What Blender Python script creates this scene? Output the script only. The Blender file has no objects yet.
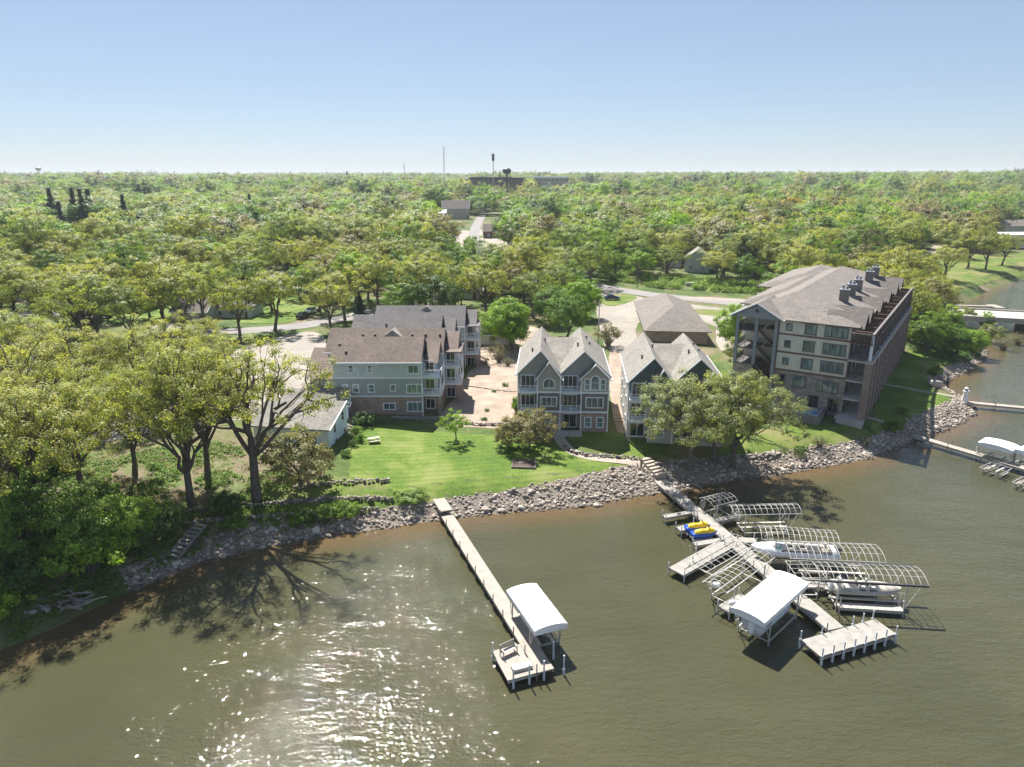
import bpy, bmesh, math, random
import numpy as np
from mathutils import Vector, Matrix, noise as mnoise
from mathutils.geometry import delaunay_2d_cdt
random.seed(7); rng = np.random.default_rng(7)
sc = bpy.context.scene
C = sc.collection
D = bpy.data
R = math.radians
# ------------------------------------------------------------------ camera geometry (metres, camera 40 m above the lake)
FPX, CX, CY, HC = 700.0, 512.0, 383.5, 40.0
PITCH = math.atan((383.5 - 174.0) / FPX)
cp, sp = math.cos(PITCH), math.sin(PITCH)
def P(px, py, z=0.0):
    a = (px - CX) / FPX; b = (py - CY) / FPX
    t = (HC - z) / (sp + b * cp)
    return Vector((a * t, (cp - b * sp) * t, z))
# ------------------------------------------------------------------ lake outline and terrain height
SHORE = [(-44.9,52.1),(-41.8,55.7),(-38.3,61.4),(-33.6,66.7),(-27.2,70.3),(-21.1,72.5),(-13.3,74.9),(-6.3,77.2),(1,78.6),(8.6,79.9),(16.6,83.1),
 (25.2,85.8),(34.2,88.7),(43.9,92.2),(52.6,95.5),(60.5,100.6),(70.6,107.2),(80.2,114.6),(83.1,120.1),(84.3,126.1),(84.7,132.6),(95.5,142.1),(104,150.3),
 (112,160),(116,172),(120,186),(121,196),(126,208),(140,222),(153.4,231),(170,250),(205.6,281.4),(260,315),(420,360)]
LAKE = [(-400,-400),(-200,-60),(-90,15),(-60,38)] + SHORE + [(700,360),(700,-400)]
LP = np.array(LAKE, float)
def sdist(x, y):
    """signed distance to the lake edge: > 0 on land"""
    x = np.asarray(x, float); y = np.asarray(y, float); sh = x.shape
    x = x.ravel(); y = y.ravel(); best = np.full(x.shape, 1e18); ins = np.zeros(x.shape, bool)
    n = len(LP)
    for i in range(n):
        ax, ay = LP[i]; bx, by = LP[(i + 1) % n]
        dx, dy = bx - ax, by - ay
        t = np.clip(((x - ax) * dx + (y - ay) * dy) / (dx * dx + dy * dy), 0, 1)
        best = np.minimum(best, (x - ax - t * dx) ** 2 + (y - ay - t * dy) ** 2)
        c = ((ay > y) != (by > y)) & (x < (bx - ax) * (y - ay) / ((by - ay) if by != ay else 1e-9) + ax)
        ins ^= c
    d = np.sqrt(best)
    return np.where(ins, -d, d).reshape(sh)
def hnoise(x, y):
    return (np.sin(x * .13 + 1.3) * np.cos(y * .11 - .7) + .5 * np.sin(x * .31 + y * .27) + .3 * np.cos(x * .71 - y * .53))
def gz(x, y):
    x = np.asarray(x, float); y = np.asarray(y, float)
    d = sdist(x, y)
    h = np.interp(d, [-12, -3, 0, 1.2, 3.2, 5.5, 12, 20, 32, 45, 70, 150, 400], [-2.2, -.7, 0, .5, 1.5, 2.2, 2.75, 3.0, 3.5, 3.8, 4.3, 5.0, 5.2])
    left = np.clip((-14 - x) / 14, 0, 1) * np.clip((110 - y) / 15, 0, 1)
    h = h + left * np.interp(d, [0, 4, 9, 22, 60], [0, .5, .9, 1.3, .6])
    far = np.clip((np.hypot(x, y) - 260) / 400, 0, 1)
    h = h + np.where(d > 0, 1, 0) * np.clip((np.hypot(x, y) - 650) / 1500, 0, 1) ** 1.3 * (7.5 + 4.5 * np.clip(x / np.hypot(x, y), -.7, .7) + 2.2 * np.sin(x * .0061 + y * .004) + 1.8 * np.sin(x * .0023 - y * .0052 + 2) + 1.2 * np.sin(x * .013 + 1))
    h = h + np.clip(d - 6, 0, 6) / 6 * .07 * hnoise(x, y) + far * (1.5 * np.sin(x * .004 + 1) * np.cos(y * .0031) + 1.2 * np.sin(x * .0017 - 1))
    return h
def g(x, y): return float(gz(np.array([x]), np.array([y]))[0])
def G(px, py, dz=0.0):
    """ground point seen at a picture position"""
    z = 3.0
    for _ in range(12):
        p = P(px, py, z); z = .5 * z + .5 * max(g(p.x, p.y), 0) if _ < 6 else max(g(p.x, p.y), 0)
    p = P(px, py, z); return Vector((p.x, p.y, z + dz))
# ------------------------------------------------------------------ mesh building
class MB:
    def __init__(s): s.v = []; s.f = []
    def add(s, vs, fs, M=None):
        o = len(s.v)
        s.v += [tuple(M @ Vector(q)) for q in vs] if M is not None else [tuple(q) for q in vs]
        s.f += [tuple(i + o for i in q) for q in fs]; return s
    def box(s, x0, x1, y0, y1, z0, z1, M=None):
        return s.add([(x0,y0,z0),(x1,y0,z0),(x1,y1,z0),(x0,y1,z0),(x0,y0,z1),(x1,y0,z1),(x1,y1,z1),(x0,y1,z1)],
                     [(0,3,2,1),(4,5,6,7),(0,1,5,4),(1,2,6,5),(2,3,7,6),(3,0,4,7)], M)
    def tube(s, p, q, r0, r1=None, n=6, cap=True):
        p = Vector(p); q = Vector(q); r1 = r0 if r1 is None else r1
        d = (q - p)
        if d.length < 1e-6: return s
        d.normalize(); u = d.orthogonal().normalized(); w = d.cross(u)
        vs = []
        for c, r in ((p, r0), (q, r1)):
            for k in range(n):
                a = 2 * math.pi * k / n; vs.append(c + (u * math.cos(a) + w * math.sin(a)) * r)
        fs = [(k, (k+1) % n, n + (k+1) % n, n + k) for k in range(n)]
        if cap: fs += [tuple(range(n))[::-1], tuple(range(n, 2*n))]
        return s.add(vs, fs)
    def path(s, pts, radii, n=6):
        pts = [Vector(p) for p in pts]; vs = []; fs = []
        u = None
        for i, p in enumerate(pts):
            d = (pts[min(i+1, len(pts)-1)] - pts[max(i-1, 0)])
            d = d.normalized() if d.length > 1e-6 else Vector((0,0,1))
            u = d.orthogonal().normalized() if u is None else (u - d * u.dot(d)).normalized()
            w = d.cross(u)
            for k in range(n):
                a = 2 * math.pi * k / n; vs.append(p + (u * math.cos(a) + w * math.sin(a)) * radii[i])
        for i in range(len(pts) - 1):
            for k in range(n): fs.append((i*n+k, i*n+(k+1) % n, (i+1)*n+(k+1) % n, (i+1)*n+k))
        fs.append(tuple(range(n))[::-1]); fs.append(tuple(range((len(pts)-1)*n, len(pts)*n)))
        return s.add(vs, fs)
    def prism(s, poly, a0, a1, axis='z', M=None):
        """poly of 2D points extruded along an axis; axis y: poly is (x,z); axis x: poly is (y,z)"""
        n = len(poly)
        def pt(p, a): return {'z': (p[0], p[1], a), 'y': (p[0], a, p[1]), 'x': (a, p[0], p[1])}[axis]
        vs = [pt(p, a0) for p in poly] + [pt(p, a1) for p in poly]
        fs = [tuple(range(n))[::-1], tuple(range(n, 2*n))] + [(k, (k+1) % n, n+(k+1) % n, n+k) for k in range(n)]
        return s.add(vs, fs, M)
    def mesh(s, name, mat=None, smooth=False, fix=True):
        me = D.meshes.new(name); me.from_pydata([tuple(v) for v in s.v], [], s.f)
        if fix:
            bm = bmesh.new(); bm.from_mesh(me); bmesh.ops.recalc_face_normals(bm, faces=bm.faces); bm.to_mesh(me); bm.free()
        if mat: me.materials.append(mat)
        if smooth: me.polygons.foreach_set('use_smooth', [True] * len(me.polygons))
        me.update(); return me
    def build(s, name, mat=None, parent=None, smooth=False, fix=True): return link(name, s.mesh(name, mat, smooth, fix), parent)
def link(name, me, parent=None, loc=(0,0,0), rot=0):
    o = D.objects.new(name, me); C.objects.link(o); o.location = loc; o.rotation_euler = (0,0,rot)
    if parent: o.parent = parent
    return o
def tag(o, label=None, cat=None, group=None, kind=None):
    if label: o['label'] = label
    if cat: o['category'] = cat
    if group: o['group'] = group
    if kind: o['kind'] = kind
    return o
def thing(name, label, cat, loc=(0,0,0), rot=0, group=None):
    return tag(link(name, None, None, loc, rot), label, cat, group)
def copy_tree(o, parent=None):
    c = o.copy(); C.objects.link(c)
    if parent: c.parent = parent
    for ch in list(o.children): copy_tree(ch, c)
    return c
def npmesh(name, V, F, mat=None, smooth=False):
    """V (n,3) float, F (m,k) int, all faces k-gons"""
    me = D.meshes.new(name); m, k = F.shape
    me.vertices.add(len(V)); me.vertices.foreach_set('co', np.asarray(V, np.float32).ravel())
    me.loops.add(m * k); me.loops.foreach_set('vertex_index', F.astype(np.int32).ravel())
    me.polygons.add(m); me.polygons.foreach_set('loop_start', np.arange(0, m*k, k, dtype=np.int32))
    if smooth: me.polygons.foreach_set('use_smooth', np.ones(m, bool))
    me.update(calc_edges=True)
    if mat: me.materials.append(mat)
    return me
# ------------------------------------------------------------------ materials
def nodes(name):
    m = D.materials.new(name); m.use_nodes = True; t = m.node_tree; b = t.nodes['Principled BSDF']; return m, t, b
def L(t, a, b): t.links.new(a, b)
def N(t, k, **kw):
    n = t.nodes.new(k)
    for a, v in kw.items(): setattr(n, a, v)
    return n
def coords(t, world=False):
    if world: return N(t, 'ShaderNodeNewGeometry').outputs['Position']
    return N(t, 'ShaderNodeTexCoord').outputs['Object']
def noise(t, co, scale, detail=4, rough=.6):
    n = N(t, 'ShaderNodeTexNoise'); n.inputs['Scale'].default_value = scale; n.inputs['Detail'].default_value = detail
    n.inputs['Roughness'].default_value = rough; L(t, co, n.inputs['Vector']); return n.outputs['Fac']
def ramp(t, fac, stops):
    r = N(t, 'ShaderNodeValToRGB'); e = r.color_ramp.elements
    while len(e) < len(stops): e.new(.5)
    for i, (p, c) in enumerate(stops): e[i].position = p; e[i].color = tuple(c) + (1,) if len(c) == 3 else c
    L(t, fac, r.inputs['Fac']); return r.outputs['Color']
def mixc(t, fac, a, b, mode='MIX'):
    m = N(t, 'ShaderNodeMix', data_type='RGBA', blend_type=mode)
    if isinstance(fac, (int, float)): m.inputs[0].default_value = fac
    else: L(t, fac, m.inputs[0])
    for i, c in ((6, a), (7, b)):
        if isinstance(c, (tuple, list)): m.inputs[i].default_value = tuple(c)[:3] + (1,)
        else: L(t, c, m.inputs[i])
    return m.outputs[2]
def joints(t, co, c, w, h, dark=.72):
    k = N(t, 'ShaderNodeTexBrick'); L(t, co, k.inputs['Vector']); k.offset = 0; k.inputs['Scale'].default_value = 1; k.inputs['Brick Width'].default_value = w; k.inputs['Row Height'].default_value = h
    k.inputs['Mortar Size'].default_value = .05; k.inputs['Mortar Smooth'].default_value = .3
    k.inputs['Color1'].default_value = (1,1,1,1); k.inputs['Color2'].default_value = (.93,.93,.93,1); k.inputs['Mortar'].default_value = (dark,dark,dark,1)
    return mixc(t, 1.0, c, k.outputs['Color'], 'MULTIPLY')
def bump(t, b, h, dist=.02, strength=.6):
    n = N(t, 'ShaderNodeBump'); n.inputs['Distance'].default_value = dist; n.inputs['Strength'].default_value = strength
    L(t, h, n.inputs['Height']); L(t, n.outputs['Normal'], b.inputs['Normal'])
def sc3(c, k): return tuple(min(1, x * k) for x in c)
def flat(name, col, rough=.6, var=.12, scale=1.5, metal=0.0, world=False, spec=.5):
    m, t, b = nodes(name); co = coords(t, world); f = noise(t, co, scale)
    L(t, ramp(t, f, [(.3, sc3(col, 1 - var)), (.7, sc3(col, 1 + var))]), b.inputs['Base Color'])
    b.inputs['Roughness'].default_value = rough; b.inputs['Metallic'].default_value = metal
    b.inputs['Specular IOR Level'].default_value = spec
    return m
def patchy(name, cols, scale, fine=6, rough=.9, bscale=None, bd=.05, world=True, c2=None, s2=.05, lo=.35, hi=.65, joint=None, mow=0):
    """ground-like: large patches over a fine grain"""
    m, t, b = nodes(name); co = coords(t, world)
    k = len(cols); st = [(lo + (hi - lo) * i / max(1, k - 1), c) for i, c in enumerate(cols)]
    c = ramp(t, noise(t, co, scale, 6, .65), st)
    fn = noise(t, co, fine, 3, .7)
    c = mixc(t, 1.0, c, ramp(t, fn, [(.25, (.62,.62,.62)), (.75, (1.32,1.32,1.32))]), 'MULTIPLY')
    if c2:
        c = mixc(t, ramp(t, noise(t, co, s2, 3, .6), [(.5, (0,0,0)), (.68, (1,1,1))]), c, c2)
    if joint: c = joints(t, co, c, *joint)
    if mow:
        mp = N(t, 'ShaderNodeMapping'); mp.inputs['Rotation'].default_value = (0, 0, R(-12)); L(t, co, mp.inputs['Vector'])
        wv = N(t, 'ShaderNodeTexWave', bands_direction='Y'); wv.inputs['Scale'].default_value = .28; wv.inputs['Distortion'].default_value = 1.2; wv.inputs['Detail Scale'].default_value = .3; L(t, mp.outputs[0], wv.inputs['Vector'])
        c = mixc(t, 1.0, c, ramp(t, wv.outputs['Fac'], [(.35, (1-mow,1-mow,1-mow)), (.65, (1+mow,1+mow,1+mow))]), 'MULTIPLY')
    L(t, c, b.inputs['Base Color']); b.inputs['Roughness'].default_value = rough; b.inputs['Specular IOR Level'].default_value = .2
    bump(t, b, noise(t, co, bscale or fine, 3), bd)
    return m
def siding(name, col, pitch=.2, rough=.7, spots=.1):
    m, t, b = nodes(name); co = coords(t)
    w = N(t, 'ShaderNodeTexWave', bands_direction='Z'); w.inputs['Scale'].default_value = 1 / pitch / 6.283 * 3.1416; w.inputs['Distortion'].default_value = 0
    w.wave_profile = 'SAW'; L(t, co, w.inputs['Vector'])
    c = ramp(t, noise(t, co, .8, 5), [(.3, sc3(col, 1 - spots)), (.7, sc3(col, 1 + spots))])
    c = mixc(t, 1.0, c, ramp(t, noise(t, co, 9, 2), [(.3, (.9,.9,.9)), (.7, (1.08,1.08,1.08))]), 'MULTIPLY')
    L(t, c, b.inputs['Base Color']); b.inputs['Roughness'].default_value = rough; bump(t, b, w.outputs['Fac'], .02, .5); return m
def bricks(name, c1, c2, mortar, sx=.45, sy=.2, mort=.02, rough=.85, squash=1.0, axis=None):
    """courses run up Z; face direction picks X or Y as the run"""
    m, t, b = nodes(name); co = coords(t)
    s = N(t, 'ShaderNodeSeparateXYZ'); L(t, co, s.inputs[0])
    a = N(t, 'ShaderNodeMath', operation='ADD'); L(t, s.outputs[0], a.inputs[0]); L(t, s.outputs[1], a.inputs[1])
    cb = N(t, 'ShaderNodeCombineXYZ'); L(t, a.outputs[0], cb.inputs[0]); L(t, s.outputs[2], cb.inputs[1])
    k = N(t, 'ShaderNodeTexBrick'); L(t, cb.outputs[0], k.inputs['Vector'])
    k.inputs['Scale'].default_value = 1; k.inputs['Brick Width'].default_value = sx; k.inputs['Row Height'].default_value = sy
    k.inputs['Mortar Size'].default_value = mort; k.inputs['Bias'].default_value = 0
    k.inputs['Color1'].default_value = c1 + (1,); k.inputs['Color2'].default_value = c2 + (1,); k.inputs['Mortar'].default_value = mortar + (1,)
    c = mixc(t, 1.0, k.outputs['Color'], ramp(t, noise(t, co, .9, 5), [(.3, (.78,.78,.78)), (.7, (1.22,1.2,1.18))]), 'MULTIPLY')
    L(t, c, b.inputs['Base Color']); b.inputs['Roughness'].default_value = rough; bump(t, b, k.outputs['Fac'], -.02, .5); return m
def shingles(name, col, var=.16):
    m, t, b = nodes(name); co = coords(t)
    mp = N(t, 'ShaderNodeMapping'); mp.inputs['Scale'].default_value = (1, 1, 3); L(t, co, mp.inputs['Vector'])
    v = N(t, 'ShaderNodeTexVoronoi', distance='CHEBYCHEV'); v.inputs['Scale'].default_value = 2.6; L(t, mp.outputs[0], v.inputs['Vector'])
    bw = N(t, 'ShaderNodeRGBToBW'); L(t, v.outputs['Color'], bw.inputs[0])
    c = ramp(t, bw.outputs[0], [(0.2, sc3(col, 1 - var)), (.8, sc3(col, 1 + var))])
    c = mixc(t, 1.0, c, ramp(t, noise(t, co, .35, 5), [(.3, (.86,.86,.86)), (.7, (1.12,1.11,1.1))]), 'MULTIPLY')
    L(t, c, b.inputs['Base Color']); b.inputs['Roughness'].default_value = .9; b.inputs['Specular IOR Level'].default_value = .25
    bump(t, b, bw.outputs[0], .02, .5); return m
def leafmat(name, col, col2, trans=.35, back=1.0, var=1.0):
    m, t, b = nodes(name)
    oi = N(t, 'ShaderNodeObjectInfo'); ge = N(t, 'ShaderNodeNewGeometry')
    c = mixc(t, oi.outputs['Random'], col, col2)
    c = mixc(t, 1.0, c, ramp(t, ge.outputs['Random Per Island'], [(0, (1-.3*var,1-.26*var,1-.36*var)), (.6, (1.03,1.01,1.0)), (1, (1+.34*var,1+.27*var,1+.14*var))]), 'MULTIPLY')
    co = coords(t); c = mixc(t, 1.0, c, ramp(t, noise(t, co, .55, 2), [(.35, (.82,.88,.8)), (.65, (1.14,1.08,1.05))]), 'MULTIPLY')
    L(t, c, b.inputs['Base Color']); b.inputs['Roughness'].default_value = .55; b.inputs['Specular IOR Level'].default_value = .35
    tr = N(t, 'ShaderNodeBsdfTranslucent'); L(t, mixc(t, 1.0, c, (1.15*back,1.15*back,.62*back), 'MULTIPLY'), tr.inputs['Color'])
    mx = N(t, 'ShaderNodeMixShader'); mx.inputs[0].default_value = trans
    L(t, b.outputs[0], mx.inputs[1]); L(t, tr.outputs[0], mx.inputs[2]); L(t, mx.outputs[0], t.nodes['Material Output'].inputs['Surface'])
    return m
M = {}
M['white'] = flat('white_paint', (.78,.79,.8), .5, .05)
M['trim'] = flat('trim_paint', (.72,.75,.78), .5, .05)
M['metal'] = flat('galvanised_metal', (.58,.56,.52), .45, .2, 3, metal=.35)
M['alu'] = flat('dull_aluminium', (.5,.48,.44), .5, .18, 2, metal=.25)
M['dark'] = flat('dark_metal', (.04,.04,.045), .5, .2)
M['black'] = flat('black_rubber', (.02,.02,.02), .7, .2)
M['bark'] = flat('bark', (.125,.105,.085), .95, .35, 4)
M['barklight'] = flat('pale_bark', (.2,.17,.14), .95, .3, 4)
M['deadwood'] = flat('dead_wood', (.33,.29,.25), .9, .2, 4)
M['wood'] = flat('brown_wood', (.16,.1,.07), .8, .25, 3)
M['teal'] = siding('dark_teal_siding', (.095,.135,.14))
M['sage'] = siding('sage_siding', (.31,.34,.335))
M['sagelow'] = siding('deep_sage_siding', (.315,.34,.335))
M['paleblue'] = siding('pale_green_grey_siding', (.48,.53,.54))
M['grey'] = siding('warm_grey_siding', (.37,.355,.32))
M['darkgrey'] = siding('dark_grey_shingle_siding', (.185,.165,.155), .18, .8, .2)
M['beige'] = siding('beige_siding', (.42,.38,.32))
M['cream'] = siding('cream_siding', (.55,.53,.47))
M['dsiding'] = siding('greige_siding', (.66,.62,.52))
M['bluewhite'] = siding('pale_blue_siding', (.70,.78,.84))
M['charcoal'] = siding('charcoal_siding', (.04,.045,.055))
M['brick'] = bricks('brown_brick', (.27,.185,.155), (.35,.26,.215), (.32,.28,.25), .5, .2)
M['stone'] = bricks('mixed_fieldstone', (.25,.21,.185), (.43,.36,.31), (.24,.22,.2), .75, .42, .05)
M['redbrick'] = bricks('red_brown_brick', (.22,.155,.13), (.30,.215,.18), (.28,.25,.23), .5, .2)
M['rbrown'] = shingles('brown_shingles', (.175,.138,.115))
M['rgrey'] = shingles('grey_shingles', (.145,.135,.13))
M['rtan'] = shingles('taupe_shingles', (.185,.163,.145))
M['rlight'] = shingles('pale_grey_shingles', (.24,.222,.195))
M['concrete'] = flat('concrete', (.42,.39,.35), .9, .14, .6)
M['block'] = bricks('grey_wall_block', (.27,.25,.24), (.35,.33,.31), (.12,.11,.1), .45, .2, .03)
M['canvas'] = flat('white_canvas', (.82,.82,.82), .6, .03, .7)
M['rail'] = M['white']
def glassmat(name, col):
    m, t, b = nodes(name); oi = N(t, 'ShaderNodeObjectInfo'); co = coords(t)
    c = mixc(t, oi.outputs['Random'], col, sc3(col, 2.4))
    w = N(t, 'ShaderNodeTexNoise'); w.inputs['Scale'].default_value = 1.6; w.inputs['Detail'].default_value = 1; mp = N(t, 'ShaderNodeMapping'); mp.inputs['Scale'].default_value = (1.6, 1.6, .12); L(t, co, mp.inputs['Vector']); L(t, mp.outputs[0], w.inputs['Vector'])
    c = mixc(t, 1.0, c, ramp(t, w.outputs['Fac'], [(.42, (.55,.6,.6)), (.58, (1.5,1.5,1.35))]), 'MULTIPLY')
    L(t, c, b.inputs['Base Color']); b.inputs['Roughness'].default_value = .05; b.inputs['Specular IOR Level'].default_value = 1.0
    return m
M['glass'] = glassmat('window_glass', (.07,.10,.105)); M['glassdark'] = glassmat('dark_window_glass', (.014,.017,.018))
# ------------------------------------------------------------------ world, sun, camera
SUN_EL, SUN_AZ = R(54), R(-20)           # azimuth clockwise from +Y
sdir = Vector((math.sin(SUN_AZ) * math.cos(SUN_EL), math.cos(SUN_AZ) * math.cos(SUN_EL), math.sin(SUN_EL)))
w = D.worlds.new('World'); sc.world = w; w.use_nodes = True; wt = w.node_tree; bg = wt.nodes['Background']
sky = N(wt, 'ShaderNodeTexSky'); sky.sky_type = 'NISHITA'; sky.sun_disc = False; sky.sun_elevation = SUN_EL; sky.sun_rotation = SUN_AZ
sky.air_density = .85; sky.dust_density = .25; sky.ozone_density = 2.2; sky.altitude = 600
gm = N(wt, 'ShaderNodeGamma'); gm.inputs[1].default_value = .55; L(wt, sky.outputs[0], gm.inputs[0]); L(wt, mixc(wt, 1.0, gm.outputs[0], (.875,.946,1.057), 'MULTIPLY'), bg.inputs['Color']); bg.inputs['Strength'].default_value = SKY_STRENGTH = .116
sun = D.lights.new('sun', 'SUN'); sun.energy = 5.0; sun.angle = R(.53); sun.color = (1, .965, .91)
so = D.objects.new('sun', sun); C.objects.link(so); so.rotation_euler = (-sdir).to_track_quat('-Z', 'Y').to_euler()
cam = D.cameras.new('camera'); co_ = D.objects.new('camera', cam); C.objects.link(co_)
cam.sensor_width = 36; cam.lens = 36 * FPX / 1024; cam.clip_end = 20000; cam.clip_start = .5
co_.location = (0, 0, HC); co_.rotation_euler = (math.pi / 2 - PITCH, 0, 0); sc.camera = co_
vs = sc.view_settings; vs.view_transform = 'Standard'; vs.look = 'None'; vs.gamma = 1; vs.use_curve_mapping = False; vs.exposure = 1.16
sc.cycles.use_denoising = True; sc.cycles.denoising_prefilter = 'ACCURATE'; sc.cycles.denoising_input_passes = 'RGB_ALBEDO_NORMAL'
try: sc.cycles.denoiser = 'OPENIMAGEDENOISE'
except Exception: pass
sc.cycles.max_bounces = 9; sc.cycles.diffuse_bounces = 7; sc.cycles.glossy_bounces = 3; sc.cycles.transmission_bounces = 7; sc.cycles.volume_bounces = 0
sc.cycles.transparent_max_bounces = 6; sc.cycles.sample_clamp_indirect = 6
# ------------------------------------------------------------------ ground sheet out to the horizon
def axis(lo, hi, step, far, k=1.12):
    a = list(np.arange(lo, hi + step/2, step)); s = step; x = hi
    while x < far: s *= k; x += s; a.append(x)
    s = step; x = lo; b = []
    while x > -far: s *= k; x -= s; b.append(x)
    return np.array(b[::-1] + a)
xs = axis(-75, 150, 1.0, 9000); ys = axis(40, 245, 1.0, 9000)
X, Y = np.meshgrid(xs, ys); Zg = gz(X, Y)
nx, ny = len(xs), len(ys)
I = np.arange(nx * ny).reshape(ny, nx)
F = np.stack([I[:-1,:-1], I[:-1,1:], I[1:,1:], I[1:,:-1]], -1).reshape(-1, 4)
m_ground = patchy('rough_grass_ground', [(.05,.085,.02), (.085,.125,.03), (.14,.13,.06), (.2,.165,.11)], .09, 1.6, bd=.12, lo=.38, hi=.66)
o = link('ground', npmesh('ground', np.stack([X.ravel(), Y.ravel(), Zg.ravel()], 1), F, m_ground, True)); tag(o, kind='structure')
def inpoly(pts, poly):
    x = pts[:,0]; y = pts[:,1]; ins = np.zeros(len(pts), bool); n = len(poly)
    for i in range(n):
        ax, ay = poly[i][:2]; bx, by = poly[(i+1) % n][:2]
        ins ^= ((ay > y) != (by > y)) & (x < (bx - ax) * (y - ay) / ((by - ay) if by != ay else 1e-9) + ax)
    return ins
def smooth_poly(poly, it=2, closed=True):
    for _ in range(it):
        q = []; n = len(poly)
        for i in range(n if closed else n - 1):
            a = Vector(poly[i][:2]); b = Vector(poly[(i+1) % n][:2]); q += [a * .75 + b * .25, a * .25 + b * .75]
        poly = q if closed else [Vector(poly[0][:2])] + q + [Vector(poly[-1][:2])]
    return poly
SHEETS = []
def sheet(name, poly, mat, off, step=1.0, sm=2, rag=0.0, clear=True):
    """a surface draped on the ground inside an outline"""
    poly = [Vector(p[:2]) for p in poly]
    if sm: poly = smooth_poly(poly, sm)
    b = []
    for i in range(len(poly)):
        p, q = poly[i], poly[(i+1) % len(poly)]; k = max(1, int((q - p).length / step))
        for j in range(k):
            r = p.lerp(q, j / k)
            if rag: v = mnoise.noise_vector(Vector((r.x * .45, r.y * .45, 3))); r = r + Vector((v.x, v.y)) * rag
            b.append(r)
    A = np.array([tuple(p) for p in b]); x0, y0 = A.min(0); x1, y1 = A.max(0)
    gx, gy = np.meshgrid(np.arange(x0, x1, step), np.arange(y0, y1, step)); Q = np.stack([gx.ravel(), gy.ravel()], 1)
    Q = Q[inpoly(Q, b)]
    vin = b + [Vector(q) for q in Q]
    n = len(b)
    vo, eo, fo, *_ = delaunay_2d_cdt(vin, [(i, (i+1) % n) for i in range(n)], [], 1, .01)
    V = np.array([tuple(v) for v in vo]); z = gz(V[:,0], V[:,1]) + off
    me = D.meshes.new(name); me.from_pydata([(a, c, d) for (a, c), d in zip(V, z)], [], [tuple(f) for f in fo]); me.materials.append(mat)
    me.polygons.foreach_set('use_smooth', [True] * len(me.polygons)); me.update()
    bm = bmesh.new(); bm.from_mesh(me)
    for f in bm.faces:
        if f.normal.z < 0: f.normal_flip()
    bm.to_mesh(me); bm.free()
    if clear: SHEETS.append(b)
    o = link(name, me); tag(o, kind='structure'); return o
def gp(*pts): return [G(*p) for p in pts]
def strip(pts, w, sm=2):
    """outline of a ribbon along a line"""
    p = smooth_poly([Vector(q[:2]) for q in pts], sm, False); l = []; r = []
    for i, q in enumerate(p):
        d = (p[min(i+1, len(p)-1)] - p[max(i-1, 0)]).normalized(); nrm = Vector((-d.y, d.x))
        ww = w if not isinstance(w, (list, tuple)) else w[0] + (w[1] - w[0]) * i / (len(p) - 1)
        l.append(q + nrm * ww / 2); r.append(q - nrm * ww / 2)
    return l + r[::-1]
def lawnmat(name, cols, dry, s2=.12):
    return patchy(name, cols, .22, 2.6, c2=dry, s2=s2, bd=.06)
m_lawn = patchy('lawn_green', [(.065,.12,.016), (.092,.152,.02), (.125,.18,.028), (.175,.195,.058)], .16, 3.0, bd=.07, c2=(.185,.215,.06), s2=.16, lo=.3, hi=.72, mow=.07)
m_lawn2 = patchy('lawn_olive', [(.07,.12,.018), (.11,.16,.025), (.16,.19,.045)], .2, 3.0, bd=.07, c2=(.21,.18,.08), s2=.14)
m_gravel = patchy('tan_gravel', [(.27,.21,.16), (.34,.27,.21), (.41,.335,.265)], .3, 7, bd=.05, c2=(.28,.22,.17), s2=.2)
m_path = patchy('pale_path', [(.33,.275,.22), (.42,.36,.30)], .5, 6, bd=.03)
m_asph = patchy('worn_asphalt', [(.22,.205,.20), (.28,.26,.25)], .15, 5, bd=.02)
m_conc = patchy('pale_concrete', [(.30,.26,.22), (.37,.32,.275)], .2, 4, bd=.02, joint=(5, 5))
m_drive = patchy('driveway_pale', [(.28,.25,.215), (.36,.32,.275)], .12, 5, bd=.02, joint=(3.6, 3.6))
m_soil = patchy('leafy_soil', [(.075,.12,.025), (.19,.14,.10), (.10,.14,.035), (.24,.19,.14)], .22, 3.5, bd=.1)
m_scree = patchy('shore_gravel', [(.17,.14,.115), (.28,.235,.195)], .5, 5, bd=.1)
# lawns
sheet('lawn', gp((352,440),(368,424),(405,427),(470,434),(520,434),(552,440),(566,452),(600,463),(640,466),(625,478),(575,495),(520,505),(470,510),(436,514),(400,515),(372,508),(345,470)), m_lawn, .03, rag=.5)
sheet('lawn', gp((566,431),(610,430),(640,437),(700,440),(790,425),(840,424),(862,428),(880,440),(862,456),(800,464),(740,470),(700,471),(655,473),(640,466),(600,453),(572,443)), m_lawn2, .035, rag=.4)
sheet('lawn', gp((866,424),(908,345),(935,352),(990,352),(975,363),(945,372),(925,385),(945,396),(958,403),(962,410),(940,424),(905,440),(880,438)), m_lawn, .03, rag=.4)
sheet('terrace_grass', gp((300,478),(350,474),(380,482),(398,503),(380,512),(300,516),(240,520),(190,525),(190,505),(250,500)), m_lawn2, .032, rag=.6, clear=False)
sheet('woodland_floor', gp((60,600),(130,560),(190,540),(240,525),(240,500),(330,480),(320,455),(260,440),(150,440),(80,470),(20,500),(0,560),(0,640)), m_soil, .02, rag=.8, clear=False)
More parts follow.
